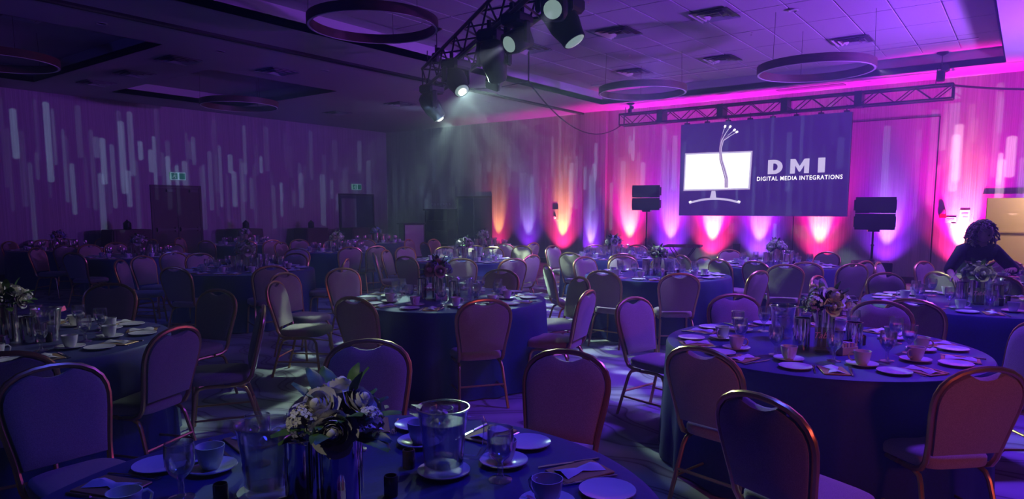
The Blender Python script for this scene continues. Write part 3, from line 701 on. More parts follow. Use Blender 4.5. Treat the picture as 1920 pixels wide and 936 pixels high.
# lettering: heavy block DMI and the line below it
def letter(name, polys, u0, v0, wd, ht, m, lift=.0):
    for p in polys: flat(name, [(u0+x*wd, v0+y*ht) for x, y in p], m, lift=lift)
arc = [(.42+.58*cos(a), .5+.5*sin(a)) for a in [pi/2-pi*i/12 for i in range(13)]]
arci = [(.42+.24*cos(a), .5+.24*sin(a)) for a in [pi/2-pi*i/12 for i in range(13)]]
Dp = [[(0,0),(.36,0),(.36,1),(0,1)]] + [[arc[i],arc[i+1],arci[i+1],arci[i]] for i in range(12)] + [[(.36,1),(.36,.74),(.42,.74),(.42,1)],[(.36,0),(.42,0),(.42,.26),(.36,.26)]]
Mp = [[(0,0),(.26,0),(.26,1),(0,1)],[(.74,0),(1,0),(1,1),(.74,1)],[(.26,1),(.26,.55),(.46,.12),(.5,.12),(.5,.5)],[(.74,1),(.74,.55),(.54,.12),(.5,.12),(.5,.5)]]
Ip = [[(0,0),(1,0),(1,1),(0,1)]]
letter('letter_d', Dp, .555*U, .430*VV, .085*U, .145*VV, M['scr_text'])
letter('letter_m', Mp, .683*U, .430*VV, .105*U, .145*VV, M['scr_text'])
letter('letter_i', Ip, .835*U, .432*VV, .038*U, .145*VV, M['scr_text'])
tl = text_mesh('DIGITAL MEDIA INTEGRATIONS', .130, M['scr_white'], .002, .0012, 1.15)
wv = [v.co.x for v in tl.vertices]; k_ = .475*U/(max(wv)-min(wv))
for v in tl.vertices: v.co.x *= k_
ob('tagline_lettering', tl, face, (-.004, SW/2-.730*U, .365*VV), (pi/2, 0, -pi/2))
# hanging hardware along the top edge
for k in range(8):
    y = -SW/2 + .12 + k*(SW-.24)/7
    ob('hanging_clamp', MB().box((.02,-.05,SH-.01),(.12,.05,SH+.04)).tube([(.07,0,SH+.03),(.07,0,SH+.16)], .012, 6).mesh('hanging_clamp', M['truss'], False), scr, (0,y,0))

def truss_obj(name, label, a, b, size, bays, rod=.025):
    """box truss: four chords, end frames and one object for each diagonal"""
    a, b = V(a), V(b); L = (b-a).length; mid = (a+b)/2
    t = thing(name, label, 'truss', a, math.atan2((b-a).y, (b-a).x)); h = size/2
    for sy in (-h,h):
        for sz in (-h,h): ob('chord', MB().tube([(0,sy,sz),(L,sy,sz)], rod, 8).mesh('chord', M['truss']), t)
    bl = L/bays
    dm = {}
    for ax in 'yz':
        for s in (1,-1):
            p, q = ((0,-s*h,0),(bl,s*h,0)) if ax == 'y' else ((0,0,-s*h),(bl,0,s*h))
            dm[ax,s] = MB().tube([p,q], rod*.5, 6).mesh('brace', M['truss'])
    for i in range(bays):
        s = 1 if i%2 else -1
        for sy in (-h,h): ob('brace', dm['z',s], t, (i*bl,sy,0))
        for sz in (-h,h): ob('brace', dm['y',s], t, (i*bl,0,sz))
    for x in (0, L): ob('end_frame', MB().tube([(x,-h,-h),(x,h,-h),(x,h,h),(x,-h,h)], rod*.8, 6, closed=True).mesh('end_frame', M['truss']), t)
    return t
T2A, T2B = (15.95, 8.50, 3.86), (15.95, 1.33, 3.86)
t2 = truss_obj('box_truss', 'black box truss running along the wall above the LED screen', T2A, T2B, .27, 22, .022)
for f in (.155, .365, .565, .77): ob('splice_plate', MB().box((-.07,-.16,-.16),(.07,.16,.16)).mesh('splice_plate', M['truss'], False), t2, (7.17*f,0,0))
def hoist(loc, zc, label, s=1.):
    t = thing('chain_hoist', label, 'hoist', loc)
    ob('motor', MB().cbox((-.11*s,-.11*s,.02),(.11*s,.11*s,.36*s),.02).mesh('motor', M['truss'], False), t)
    ob('gearbox', MB().lathe([(.09*s,0),(.11*s,.02),(.11*s,.20*s),(.09*s,.22*s)], 14, Mx.Translation((-.02,-.11*s,.42*s)) @ Mx.Rotation(R(90),4,'Y')).mesh('gearbox', M['truss']), t)
    ob('hook', MB().tube([(0,0,.36*s),(0,0,.62*s)], .012, 6).mesh('hook', M['truss']), t)
    ob('chain', MB().tube([(.03,0,.5*s),(.03,0,zc-loc[2]-.01)], .008, 6).tube([(-.14,.05,.4*s),(-.15,.06,-.05)], .008, 6).mesh('chain', M['truss']), t)
    ob('ceiling_anchor', MB().lathe([(.02,-.06),(.10,-.02),(.10,0)], 12, Mx.Translation((.03,0,zc-loc[2]))).mesh('ceiling_anchor', M['truss']), t)
    return t
hoist((15.95, 8.27, 4.0), HC+.0, 'chain hoist holding the left end of the wall truss', .38)
hoist((15.6, 1.52, 4.0), HC2, 'chain hoist holding the right end of the wall truss', .62)

# diagonal lighting truss over the middle tables, with moving heads
A1, B1 = (8.70, 8.25, 3.78), (5.1, 3.05, 3.78)
truss_obj('lighting_truss', 'black lighting truss slanting from ceiling centre to top edge', A1, B1, .34, 16, .026)
hoist((8.50, 7.98, 3.97), HC2, 'chain hoist on the far end of the lighting truss', .5)
def moving_head(loc, aim, label, s=1., lens='lens_dim', box=False, beam=None, bottom=3.62):
    t = thing('moving_head_light', label, 'stage light', loc)
    up = bottom - loc[2]
    ob('base', MB().cbox((-.17*s,-.15*s,up-.13*s),(.17*s,.15*s,up),.03*s).mesh('base', M['plastic'], False), t)
    ob('clamp', MB().tube([(-.09,0,up),(-.09,0,up+.10)], .025, 8).tube([(.09,0,up),(.09,0,up+.10)], .025, 8).mesh('clamp', M['truss']), t)
    d = (V(aim)-V(loc)); az = math.atan2(d.y, d.x)
    for q in (-1, 1): ob('yoke_arm', MB().cbox((-.05*s,-.025*s,-.05*s),(.05*s,.025*s,up-.10*s),.02*s, rotz(az+pi/2) @ Mx.Translation((q*.18*s,0,0)) @ rotz(pi/2)).mesh('yoke_arm', M['plastic'], False), t)
    X = d.to_track_quat('Z','Y').to_matrix().to_4x4()
    if box: hd = MB().cbox((-.13*s,-.13*s,-.17*s),(.13*s,.13*s,.15*s),.03*s,X)
    else: hd = MB().lathe([(.05*s,-.25*s),(.12*s,-.21*s),(.15*s,-.10*s),(.145*s,.05*s),(.115*s,.17*s),(.11*s,.22*s)], 18, X)
    h = ob('head', hd.mesh('head', M['plastic']), t)
    r = .11*s
    zl = (.15 if box else .221)*s
    ob('lens', MB().lathe([(r*.9,.0),(r*.75,.012*s),(r*.4,.022*s),(.005,.026*s)], 16, X @ Mx.Translation((0,0,zl))).mesh('lens', M['lens_dim']), h)
    if lens == 'lens': ob('lamp_core', MB().lathe([(r*.5,.024*s),(r*.4,.034*s),(.005,.04*s)], 14, X @ Mx.Translation((0,0,zl))).mesh('lamp_core', M['lens']), h)
    if beam:                                     # colour, power, cone, ray pattern scale and seed
        col, pw, sz, sc_, sd_ = beam; q = V(loc) + d.normalized()*(zl+.06)
        sl = spot('moving_head_beam', q, q + d, col, pw, sz, .35, .02)
        if sc_: ray_gobo(sl, None, sc_, sd_, *((.50, .64, .03) if lens == 'lens' else (.55, .65, .01)))
    return t
GRN = (.50, .80, .62)
HEADS = [((7.22,6.40,3.36), (6.75,4.9,1.6), 'moving head with brightest starburst lens below the truss', 1.0, 'lens', False, (GRN, 1100, 105, 12, 1.)),
         ((8.42,8.0,3.28), (9.6,7.2,1.3), 'lowest moving head at the far end of the lighting truss', 1.0, 'lens', False, (GRN, 1300, 95, 12, 2.)),
         ((6.32,5.02,3.28), (7.9,5.6,1.2), 'rounded moving head aimed down at mid truss', 1.0, 'lens_dim', False, ((.40,.45,1.0), 380, 50, 9, 3.)),
         ((5.95,4.42,3.36), (1.55,5.15,1.05), 'boxy moving head with sideways beam on the truss', .85, 'lens_dim', True, ((.62,.72,.75), 300, 24, 0, 4.)),
         ((5.75,3.72,3.40), (6.0,2.9,2.0), 'big dark moving head nearest the top edge', 1.05, 'lens_dim', False, ((.35,.32,1.0), 260, 60, 6, 5.)),
         ((5.42,3.60,3.44), (1.2,1.5,1.2), 'boxy moving head partly cut by the top edge', .85, 'lens_dim', True, ((.70,.75,.90), 90, 13, 0, 6.))]
for h in HEADS: moving_head(*h)
ws = thing('wash_light', 'small square wash light hanging below the lighting truss', 'stage light', (7.09,5.62,3.25))
ob('housing', MB().cbox((-.09,-.10,-.10),(.09,.10,.10),.02,Mx.Rotation(R(35),4,'Y') @ rotz(.6)).mesh('housing', M['plastic'], False), ws)
ob('bracket', MB().tube([(-.02,-.12,0),(-.02,-.12,.2),(0,0,.24),(-.02,.12,.2),(-.02,.12,0)], .012, 6).tube([(0,0,.24),(0,0,.37)], .018, 6).mesh('bracket', M['truss']), ws)

# swagged power cables
def swag(label, pts, r=.014):
    c = MB(); P = []
    for (p, q, sag) in pts:
        for i in range(13):
            t = i/12; v = V(p).lerp(V(q), t); v.z -= sag*4*t*(1-t); P.append(v)
    return tag(ob('power_cable', c.tube(P, r, 6).mesh('power_cable', M['black'])), label, 'cable')
CX = (10.6, 7.6, HC2)
swag('black cable dropping from the ceiling and swagging to the wall truss', [(CX, (10.6,7.6,3.95), 0), ((10.6,7.6,3.95), (15.9,8.5,3.72), .52)])
swag('thin black cable swagging from ceiling drop to the lighting truss', [((10.6,7.6,3.97), (8.7,8.2,3.7), .10)], .009)
swag('thick black cable leaving the right end of the wall truss', [((15.95,1.36,3.98), (15.7,-2.2,3.75), .15)], .022)

# ---------------------------------------------------------------- pendant rings
def pendant(c, d, label, zc):
    t = thing('ring_pendant', label, 'chandelier', c); r = d/2
    n = 48; vs = []; fs = []
    for k in range(n):
        q = 2*pi*k/n
        for rr, z in ((r,-.06),(r,.06),(r-.05,.06),(r-.05,-.06)): vs.append((rr*cos(q), rr*sin(q), z))
    for k in range(n):
        l = (k+1)%n
        for j in range(4): fs.append((4*k+j, 4*l+j, 4*l+(j+1)%4, 4*k+(j+1)%4))
    ob('hoop', MB().add(vs,fs).mesh('hoop', M['ringwood']), t)
    ob('diffuser', MB().lathe([(r-.012,-.066),(r-.012,-.060),(r-.038,-.060),(r-.038,-.066),(r-.012,-.066)], n, None, False, False).mesh('diffuser', M['ringlens']), t)
    for k in range(3):
        q = .5+2*pi*k/3; ob('suspension_wire', MB().tube([((r-.025)*cos(q),(r-.025)*sin(q),.06),((r-.025)*cos(q)*.98,(r-.025)*sin(q)*.98,zc-c[2])], .0035, 5).mesh('suspension_wire', M['black']), t)
pendant((6.40,7.13,4.05), 1.72, 'largest dark wood ring pendant above the lighting truss end', HC2)
pendant((8.80,14.25,3.93), 1.66, 'dark ring pendant over the far tables left of centre', HC2)
pendant((4.0,13.2,3.95), 1.66, 'dark ring pendant cut by the left edge', HC2)
pendant((12.5,6.22,3.91), 1.70, 'dark ring pendant before the left end of wall truss', HC2)
pendant((11.6,2.82,3.78), 1.72, 'dark wood ring pendant right of the screen, near the doorway side', HC2)

# ---------------------------------------------------------------- ceiling vents, sprinklers, downlights
def vent_kit():
    P = []
    for s0, s1, z in ((.30,.25,-.025),(.215,.165,-.035),(.13,.08,-.045)):
        b = MB()
        for k in range(4):
            b.add([(-s0,-s0,z),(s0,-s0,z),(s1,-s1,z+.03),(-s1,-s1,z+.03)], [(0,1,2,3)], rotz(k*pi/2))
            b.add([(-s0,-s0,z+.004),(s0,-s0,z+.004),(s1,-s1,z+.034),(-s1,-s1,z+.034)], [(3,2,1,0)], rotz(k*pi/2))
        P.append(('louvre', b.mesh('louvre', M['grille'], False)))
    P.append(('throat', MB().box((-.29,-.29,-.006),(.29,.29,-.002)).mesh('throat', M['black'], False)))
    return P
VK = vent_kit()
VENTS = [(10.4,4.0,1),(10.45,5.65,1),(10.5,7.5,1),(13.5,5.0,1),(13.6,6.95,1),(13.4,2.65,1),(4.1,12.4,1),(6.49,12.4,0),(8.16,11.87,0),(6.6,14.33,0),(6.58,16.03,0),(12.5,13.0,0),(12.6,15.6,0)]
for x, y, c in VENTS: pool(kit('ceiling_vent', VK, None, 'vent', (x,y,(HC2-.036) if c and x < 15 else HC), 0, 'square ceiling air vents'), 'v', 'square louvred air vent in the ceiling, {}')
SP = MB().lathe([(.022,0),(.022,-.006),(.008,-.008),(.006,-.035),(.016,-.038),(.016,-.042)], 10).mesh('sprinkler_head', M['steel'])
for x, y in [(7.6,2.6),(9.0,2.9),(11.8,3.9),(12.1,6.3),(8.7,5.2),(14.2,7.6),(11.9,8.4)]: pool(tag(ob('sprinkler_head', SP, None, (x,y,HC2-.036)), None, 'sprinkler', 'ceiling sprinkler heads'), 's', 'small steel sprinkler head in the ceiling, {}')
DL = MB().lathe([(.075,-.004),(.08,0),(.06,-.008),(.055,-.004),(.05,.0)], 18, None, False, True).mesh('recessed_downlight', M['grille'])
for x, y, z in [(16.3,2.9,HC),(16.3,5.4,HC),(16.3,7.4,HC),(10.9,3.0,HC2-.036),(10.0,2.2,HC2-.036),(4.6,10.9,HC),(6.6,11.2,HC),(8.7,11.1,HC),(11.3,11.2,HC),(13.6,11.0,HC)]:
    pool(tag(ob('recessed_downlight', DL, None, (x,y,z)), None, 'downlight', 'unlit recessed downlights'), 'd', 'unlit round recessed downlight in the ceiling, {}')

# ---------------------------------------------------------------- loudspeakers
def speaker(loc, rz, label):
    t = thing('loudspeaker', label, 'speaker', loc, rz)
    for k in range(2):
        z = .312*k; poly = [(-.34,0),(.34,0),(.28,.34),(-.28,.34)]
        c = ob('cabinet', MB().prism(poly, .30, Mx.Translation((0,-.17,z+.01))).mesh('cabinet', M['plastic'], False), t)
        ob('grille', MB().box((-.32,-.178,z+.03),(.32,-.168,z+.29)).mesh('grille', mat('speaker_grille',(.03,.03,.032),.8), False), c)
        for s in (-1,1): ob('side_bracket', MB().box((s*.345-.012,-.12,z+.06),(s*.345+.012,-.04,z+.26)).mesh('side_bracket', M['blackm'], False), c)
    ob('badge', MB().box((-.10,-.182,.325),(.10,-.176,.333)).mesh('badge', M['white'], False), t)
    ob('mount_plate', MB().box((-.1,-.1,-.03),(.1,.1,.012)).mesh('mount_plate', M['blackm'], False), t)
    return t
def stand(loc, h, label, tripod=True):
    t = thing('speaker_stand', label, 'stand', loc)
    ob('pole', MB().tube([(0,0,.02),(0,0,h*.55)], .022, 10).tube([(0,0,h*.5),(0,0,h)], .017, 10).mesh('pole', M['blackm']), t)
    ob('collar', MB().lathe([(.03,h*.52),(.034,h*.54),(.03,h*.57)], 10).mesh('collar', M['plastic']), t)
    if tripod:
        for k in range(3):
            q = .4+2.09*k; ob('leg', MB().tube([(.02*cos(q),.02*sin(q),.42),(.42*cos(q),.42*sin(q),.015)], .014, 6).mesh('leg', M['blackm']), t)
    else: ob('socket', MB().lathe([(.06,0),(.06,.02),(.03,.05)], 12).mesh('socket', M['blackm']), t)
    return t
rs = R(-90-35)
speaker((15.7,7.62,1.56), R(-75), 'black loudspeaker on the pole left of the LED screen')
stand((15.7,7.62,0), 1.53, 'black tripod stand under the loudspeaker left of screen')
speaker((14.6,2.36,1.20), R(-75), 'black loudspeaker on the pole right of the LED screen')
tag(ob('subwoofer', MB().cbox((-.33,-.30,.03),(.33,.30,.60),.015).box((-.30,-.312,.08),(.30,-.30,.56)).box((-.3,-.25,0),(-.2,.25,.03)).box((.2,-.25,0),(.3,.25,.03)).mesh('subwoofer', M['plastic'], False), None, (14.6,2.36,0), (0,0,R(-75))), 'black floor subwoofer below the right loudspeaker pole', 'speaker')
stand((14.6,2.36,.60), .57, 'black pole joining subwoofer and right loudspeaker', False)

# uplight fixtures on the floor along the screen wall
UK = [('body', MB().lathe([(.085,.0),(.09,.01),(.095,.16),(.10,.19),(.085,.19),(.08,.17)], 16).mesh('body', M['plastic'])), ('foot', MB().box((-.1,-.02,0),(.1,.02,.012)).mesh('foot', M['blackm'], False))]
for uy, k, st in UPL:
    pool(kit('floor_uplight', UK, None, 'uplight', (XS-.45, uy, 0), 0, 'floor uplights along the screen wall'), 'u', 'round black floor uplight against the screen wall, {}')

# ---------------------------------------------------------------- things along the far walls
def draped(x, y, wd, dp, h, label, item=True):
    n = 64; vs = []; fs = []
    for z, g_ in ((h,-.015),(h-.02,0),(h*.5,.02),(.01,.045)):
        for k in range(n):
            q = 2*pi*k/n; c_, s_ = cos(q), sin(q); X = abs(c_)**.25*(1 if c_>0 else -1); Y = abs(s_)**.25*(1 if s_>0 else -1)
            f = g_ + (.012*sin(k*pi/2+.6) if z < h-.03 else 0); vs.append((X*(wd/2+f), Y*(dp/2+f), z))
    for i in range(3):
        for k in range(n): l=(k+1)%n; fs.append((i*n+k,(i+1)*n+k,(i+1)*n+l,i*n+l))
    fs.append(tuple(range(n)))
    t = thing('draped_table', label, 'table', (x,y,0)); ob('linen', MB().add(vs,fs).mesh('linen', M['drape']), t)
    ob('tabletop', MB().box((-wd/2+.03,-dp/2+.03,h-.03),(wd/2-.03,dp/2-.03,h-.006)).mesh('tabletop', M['black'], False), t)
    return t
draped(7.70, 17.6, .95, .7, 1.10, 'tall brown-draped table left of the double doors')
draped(10.85, 17.6, .80, .7, 1.05, 'tall brown-draped table just right of the double doors')
draped(13.1, 17.6, .85, .7, 1.02, 'brown-draped table left of the open corner door')
draped(14.6, 17.3, .75, .6, 1.0, 'brown-draped table standing before the corner door')
for x, y, z, lb in ((7.72,17.6,1.101,'dark bottle-shaped urn on the draped table left of doors'), (10.9,17.6,1.051,'dark urn on the draped table right of doors'), (13.1,17.6,1.021,'dark urn on the draped table by corner door')):
    u = thing('coffee_urn', lb, 'urn', (x,y,z)); ob('body', MB().lathe([(.08,0),(.09,.02),(.09,.16),(.05,.2),(.02,.22),(.02,.24)], 16).mesh('body', M['blackm']), u); ob('spout', MB().tube([(0,-.08,.05),(0,-.13,.04)], .012, 6).mesh('spout', M['blackm']), u)
pod = thing('lectern', 'white-fronted lectern near the far corner of the room', 'lectern', (16.0,16.2,0), R(-20))
ob('front_panel', MB().box((-.33,-.24,.05),(.33,-.21,1.08)).mesh('front_panel', M['white'], False), pod)
ob('carcass', MB().box((-.36,-.21,0),(.36,.21,1.10)).mesh('carcass', M['black'], False), pod)
ob('reading_top', MB().box((-.40,-.28,1.10),(.40,.26,1.14)).mesh('reading_top', M['black'], False), pod)
cab = thing('bar_cabinet', 'dark bar cabinet with shelves beside the lectern', 'cabinet', (16.6,15.45,0), R(-90))
ob('carcass', MB().box((-.5,-.22,0),(.5,.22,.06)).box((-.5,-.22,0),(-.46,.22,1.55)).box((.46,-.22,0),(.5,.22,1.55)).box((-.5,.19,0),(.5,.22,1.55)).box((-.54,-.26,1.55),(.54,.24,1.60)).mesh('carcass', M['black'], False), cab)
for z in (.45,.85,1.2): ob('shelf', MB().box((-.46,-.2,z),(.46,.19,z+.03)).mesh('shelf', M['black'], False), cab)
for k in range(7):
    pool(tag(ob('wine_glass', MB().lathe([(.03,0),(.03,.003),(.005,.01),(.004,.07),(.02,.09),(.034,.13),(.03,.18),(.028,.18),(.031,.13),(.015,.09)], 12).mesh('wine_glass', M['glass']), None, (16.62,15.05+.13*k,1.60)), None, 'wine glass', 'glasses on the bar cabinet'), 'wg', 'clear wine glass on top of the bar cabinet, {}')
# folded tray stand by the wall
ts = thing('tray_stand', 'folding tray stand with flat tray near the left loudspeaker pole', 'tray stand', (14.3,6.05,0), R(-75))
for s in (-1,1):
    ob('cross_leg', MB().tube([(-.26,s*.2,.0),(.26,s*.2,.76)], .012, 6).tube([(.26,s*.2,.0),(-.26,s*.2,.76)], .012, 6).mesh('cross_leg', M['blackm']), ts)
ob('tray', MB().box((-.38,-.28,.77),(.38,.28,.785)).box((-.39,-.29,.77),(-.37,.29,.81)).box((.37,-.29,.77),(.39,.29,.81)).box((-.39,-.29,.77),(.39,-.27,.81)).box((-.39,.27,.77),(.39,.29,.81)).mesh('tray', mat('brown_tray',(.25,.08,.10),.5), False), ts)

# exit signs: green running figure between two bars
def exit_sign(x, z, label, s=1.):
    t = thing('exit_sign', label, 'sign', (x, YB-.04, z))
    bd = ob('plate', MB().box((-.20*s,-.03,-.10*s),(.20*s,.03,.10*s)).mesh('plate', M['exitwhite'], False), t)
    ob('green_field', MB().box((-.185*s,-.034,-.08*s),(-.02*s,-.03,.08*s)).box((.03*s,-.034,-.08*s),(.185*s,-.03,.08*s)).mesh('green_field', M['exitgreen'], False), bd)
    ob('running_figure', MB().tube([(-.10*s,-.036,.035*s),(-.105*s,-.036,0),(-.075*s,-.036,-.03*s),(-.09*s,-.036,-.06*s)], .012*s, 6).tube([(-.105*s,-.036,0),(-.14*s,-.036,-.03*s),(-.165*s,-.036,-.03*s)], .010*s, 6).tube([(-.13*s,-.036,.01*s),(-.10*s,-.036,.03*s),(-.06*s,-.036,.01*s)], .008*s, 6).lathe([(.004,-.016*s),(.016*s,0),(.004,.016*s)], 8, Mx.Translation((-.09*s,-.036,.058*s))).mesh('running_figure', M['exitwhite']), bd)
exit_sign(9.37, 2.47, 'green running-man exit sign above the double doors')
exit_sign(15.48, 2.34, 'green running-man exit sign above the corner door', .95)
# fire strobe, notices, switch plate on the screen wall
fs_ = thing('fire_strobe', 'red fire alarm strobe beside the panel seam', 'alarm', (XS, 1.44, 1.50))
ob('housing', MB().cbox((-.05,-.06,-.09),(0,.06,.0),.008).mesh('housing', M['red'], False), fs_)
ob('strobe_lens', MB().lathe([(.045,0),(.05,.03),(.035,.085),(.01,.10)], 12, Mx.Translation((-.03,0,.0))).mesh('strobe_lens', mat('smoked_lens',(.25,.2,.28),.2)), fs_)
for y, z, a, b, lb in ((1.30,1.37,.10,.06,'small white notice beside the fire strobe'), (1.24,1.27,.05,.06,'small white wall plate below the notices'), (1.06,1.44,.085,.14,'tall white notice near the doorway frame')):
    n_ = thing('wall_notice', lb, 'notice', (XS, y, z)); ob('sheet', MB().box((-.012,-a,-b),(0,a,b)).mesh('sheet', M['paper'], False), n_)
    ob('printed_lines', MB().box((-.014,-a*.7,b*.35),(-.011,a*.7,b*.6)).box((-.014,-a*.7,-b*.1),(-.011,a*.4,b*.1)).mesh('printed_lines', mat('grey_print',(.3,.28,.32),.8), False), n_)
st2 = thing('wall_strobe', 'grey wall strobe between the left uplights', 'alarm', (XS, 11.12, 1.46)); ob('housing', MB().cbox((-.05,-.09,-.18),(0,.09,.14),.01).mesh('housing', mat('grey_housing',(.3,.25,.3),.5), False), st2); ob('lens', MB().lathe([(.05,0),(.03,.04)], 10, Mx.Translation((-.05,0,-.1)) @ Mx.Rotation(R(-90),4,'Y')).mesh('lens', M['white']), st2)
for y, z in ((5.25+.5,.62),):
    tag(ob('socket_plate', MB().cbox((XS-.012,y-.09,z-.12),(XS,y+.09,z+.12),.004).box((XS-.016,y-.05,z-.05),(XS-.012,y+.05,z+.05)).mesh('socket_plate', M['basewood'], False)), 'dark wall plate below the LED screen', 'plate')

# ---------------------------------------------------------------- woman arranging flowers
def skin_mesh(name, nodes, edges, m, sub=1):
    """nodes: name -> (x, y, z, rx, ry); grows one surface over the joints and returns the finished mesh"""
    ks = list(nodes); me = bpy.data.meshes.new(name); me.from_pydata([nodes[k][:3] for k in ks], [(ks.index(a), ks.index(b)) for a, b in edges], [])
    o = bpy.data.objects.new(name, me); COL.objects.link(o)
    md = o.modifiers.new('skin', 'SKIN'); md.use_smooth_shade = True
    for i, k in enumerate(ks):
        n = nodes[k]; me.skin_vertices[0].data[i].radius = (n[3], n[4] if len(n) > 4 else n[3]); me.skin_vertices[0].data[i].use_root = (i == 0)
    sb = o.modifiers.new('sub', 'SUBSURF'); sb.levels = sub; sb.render_levels = sub
    bpy.context.view_layer.update()
    r = bpy.data.meshes.new_from_object(o.evaluated_get(bpy.context.evaluated_depsgraph_get()))
    bpy.data.objects.remove(o); r.materials.clear(); r.materials.append(m); r.name = name
    return r
def to_mb(me, M_=None):
    b = MB(); return b.add([v.co.copy() for v in me.vertices], [tuple(p.vertices) for p in me.polygons], M_)
# local frame: +Y the way she faces (towards the camera), +X her left, feet on the floor
N = {'pelvis':(0,-.06,.88,.15,.11), 'waist':(0,-.02,1.0,.125,.10), 'chest':(0,.06,1.16,.15,.11), 'upper':(0,.12,1.26,.13,.09), 'neck':(0,.17,1.33,.052,.052), 'headbase':(0,.20,1.39,.055,.06)}
E_ = [('pelvis','waist'),('waist','chest'),('chest','upper'),('upper','neck'),('neck','headbase')]
hands = {'L':(.36,.36,.96), 'R':(-.13,.50,1.06)}
for s, k in ((1,'L'),(-1,'R')):
    hx, hy, hz = hands[k]
    el = (.34,.20,1.02) if k == 'L' else (-.33,.24,1.03)
    N.update({k+'sh':(s*.17,.12,1.25,.068,.065), k+'el':(*el,.044,.042), k+'wr':(hx,hy,hz,.026,.022)})
    E_ += [('upper',k+'sh'),(k+'sh',k+'el'),(k+'el',k+'wr')]
    N.update({k+'hip':(s*.09,-.06,.82,.10,.10), k+'kn':(s*.10,-.03,.47,.062,.065), k+'an':(s*.10,-.07,.09,.042,.045), k+'to':(s*.12,.10,.035,.04,.03)})
    E_ += [('pelvis',k+'hip'),(k+'hip',k+'kn'),(k+'kn',k+'an'),(k+'an',k+'to')]
    d = (V(hands[k]) - V(el)).normalized(); sd = d.cross(V((0,0,1))).normalized()*(1 if k == 'R' else -1); dn = d.cross(sd).normalized(); dn = dn if dn.z < 0 else -dn
    w0 = V(hands[k]); pm = w0 + d*.055
    N[k+'pm'] = (*pm, .032, .014); E_.append((k+'wr',k+'pm'))
    for f, (off, ln) in enumerate(((-.028,.062),(-.010,.074),(.009,.070),(.026,.054))):
        b0 = pm + d*.028 + sd*off; b1 = b0 + d*ln*.5 + dn*.010; b2 = b1 + d*ln*.38 + dn*.024
        for j, p in enumerate((b0,b1,b2)): N['%sf%d%d' % (k,f,j)] = (*p, (.0095,.0085,.0075)[j])
        E_ += [(k+'pm','%sf%d0' % (k,f)), ('%sf%d0' % (k,f),'%sf%d1' % (k,f)), ('%sf%d1' % (k,f),'%sf%d2' % (k,f))]
    t0 = w0 + d*.025 - sd*.032; t1 = t0 + d*.03 - sd*.022 + dn*.012; t2 = t1 + d*.026 + dn*.010
    N[k+'t0'] = (*t0,.011); N[k+'t1'] = (*t1,.0095); N[k+'t2'] = (*t2,.008)
    E_ += [(k+'wr',k+'t0'),(k+'t0',k+'t1'),(k+'t1',k+'t2')]
body = to_mb(skin_mesh('body', N, E_, M['skin'], 1))
# head: skull, jaw, nose, ears and mouth on one surface, tipped down towards the flowers
hm = MB(); n1, n2 = 18, 14; vs = []; fs = []
for i in range(n2+1):
    th = pi*i/n2
    for k in range(n1):
        q = 2*pi*k/n1; x, y, z = .073*sin(th)*cos(q), .092*sin(th)*sin(q), .112*cos(th)
        if z < 0: x *= 1 - .28*(z/.112)**2; y *= 1 - .12*(z/.112)**2
        if y > .05 and abs(x) < .018: y += .024*max(0, 1-abs(z+.018)/.03)*(1-abs(x)/.018)     # nose
        if y > .05 and abs(abs(x)-.03) < .016 and abs(z-.012) < .018: y -= .010                # eye sockets
        if y > .05 and abs(z+.058) < .010 and abs(x) < .026: y += .005                         # lips
        vs.append((x,y,z))
for i in range(n2):
    for k in range(n1): l=(k+1)%n1; fs.append((i*n1+k,(i+1)*n1+k,(i+1)*n1+l,i*n1+l))
hm.add(vs, fs)
for s in (-1,1): hm.lathe([(.004,-.026),(.014,-.01),(.016,.012),(.006,.028)], 8, Mx.Translation((s*.074,-.005,0)))
HM = Mx.Translation((.0,.215,1.455)) @ Mx.Rotation(R(24),4,'Z') @ Mx.Rotation(R(-26),4,'X')
body.join(hm, HM)
FACE = -FW*.97 - RT*.10
woman = thing('person', 'woman with curly hair in dark blouse leaning to arrange table flowers', 'person', (8.98, .47, 0), math.atan2(-FACE.x, FACE.y))
woman.scale = (.95,.95,.925)
ob('body', body.mesh('body', M['skin']), woman)
ey = MB()
for s in (-1,1): ey.lathe([(.002,-.010),(.009,-.004),(.010,.002),(.004,.010)], 8, HM @ Mx.Translation((s*.029,.080,.012)))
ob('eyes', ey.mesh('eyes', M['black']), woman)
C_ = {'waist':(0,-.03,.93,.175,.14), 'mid':(0,.0,1.04,.150,.125), 'chest':(0,.065,1.16,.175,.135), 'upper':(0,.12,1.265,.15,.105), 'collar':(0,.15,1.315,.085,.075)}
E2 = [('waist','mid'),('mid','chest'),('chest','upper'),('upper','collar')]
for s, k in ((1,'L'),(-1,'R')):
    el = V(N[k+'el'][:3]); sh = V(N[k+'sh'][:3]); wr = V(N[k+'wr'][:3]); cu = el.lerp(wr, .22)
    C_.update({k+'sh':(*sh,.090,.085), k+'arm':(*sh.lerp(el,.55),.078,.075), k+'el':(*el,.070,.066), k+'cuff':(*cu,.060,.056)}); E2 += [('upper',k+'sh'),(k+'sh',k+'arm'),(k+'arm',k+'el'),(k+'el',k+'cuff')]
ob('blouse', skin_mesh('blouse', C_, E2, M['shirt'], 1), woman)
D_ = {'hips':(0,-.06,.88,.175,.145)}; E3 = []
for s, k in ((1,'L'),(-1,'R')):
    D_.update({k+'hip':(s*.095,-.06,.80,.118,.12), k+'kn':(s*.10,-.03,.47,.08,.085), k+'an':(s*.10,-.06,.10,.07,.08)}); E3 += [('hips',k+'hip'),(k+'hip',k+'kn'),(k+'kn',k+'an')]
ob('trousers', skin_mesh('trousers', D_, E3, M['trouser'], 1), woman)
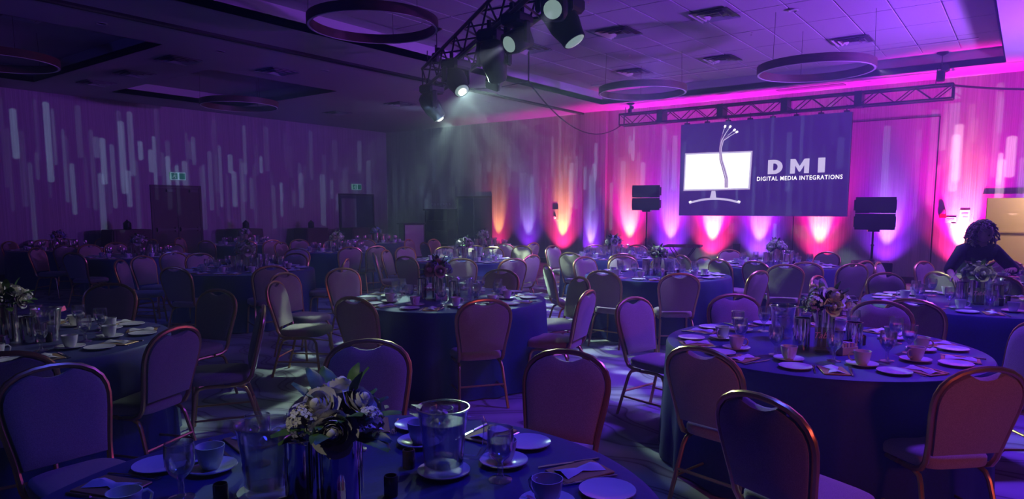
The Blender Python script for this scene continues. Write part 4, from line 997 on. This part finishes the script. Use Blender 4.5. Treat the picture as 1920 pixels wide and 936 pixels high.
for s in (-1,1): ob('shoe', MB().cbox((s*.11-.045,-.13,0),(s*.11+.045,.15,.06),.02).mesh('shoe', M['black'], False), woman)
rnd = random.Random(11); hb = MB(); hc = V((0,.175,1.475))
for i in range(430):                            # loose corkscrew curls over the crown and down to the shoulders
    d = V((rnd.gauss(0,1), rnd.gauss(-.15,1), rnd.gauss(.25,.9))).normalized()
    if d.y > .42 and d.z < .40: continue
    if d.z < -.75: continue
    p0 = hc + V((d.x*.075, d.y*.09, d.z*.11)); ln = rnd.uniform(.060,.095); q0 = rnd.uniform(0,6); tw = rnd.uniform(14,20); cr = rnd.uniform(.010,.016)
    a = d.cross(V((.3,.2,1))).normalized(); b = d.cross(a); P = []
    for k in range(11):
        t = k/10; P.append(p0 + d*ln*t + V((0,0,-.075*t*t)) + (a*cos(q0+tw*t) + b*sin(q0+tw*t))*cr)
    hb.tube(P, .0075, 5)
hb.lathe([(.01,-.10),(.08,-.06),(.105,.0),(.10,.06),(.07,.10),(.01,.125)], 16, Mx.Translation((0,.150,1.48)) @ Mx.Rotation(R(-18),4,'X'))
ob('hair', hb.mesh('hair', M['hair']), woman)

# ---------------------------------------------------------------- theatrical haze filling the hall (just outside its shell)
hz = bpy.data.materials.new('haze'); hz.use_nodes = True; nt = NT(hz.node_tree); nt.n.clear()
o_ = nt.new('ShaderNodeOutputMaterial'); v_ = nt.new('ShaderNodeVolumeScatter')
v_.inputs['Color'].default_value = (.82,.80,1,1); v_.inputs['Density'].default_value = HAZE; v_.inputs['Anisotropy'].default_value = .45
nt.l.new(v_.outputs[0], o_.inputs['Volume'])
tag(ob('haze', MB().box((XW-.5,YS-.5,-.3),(XS+2.0,YB+.5,HC2+.4)).mesh('haze', hz, False)), 'thin theatrical haze hanging through the whole ballroom', 'haze', kind='stuff')

# ---------------------------------------------------------------- labels numbered left to right as the camera sees them
for (k, fmt), L in POOL.items():
    L.sort(key=lambda o: px(o.location)[0])
    for i, o in enumerate(L): o['label'] = fmt.format(ORD[i] if i < len(ORD)-1 else 'rightmost') if len(L) > 1 else fmt.replace(', {}','')
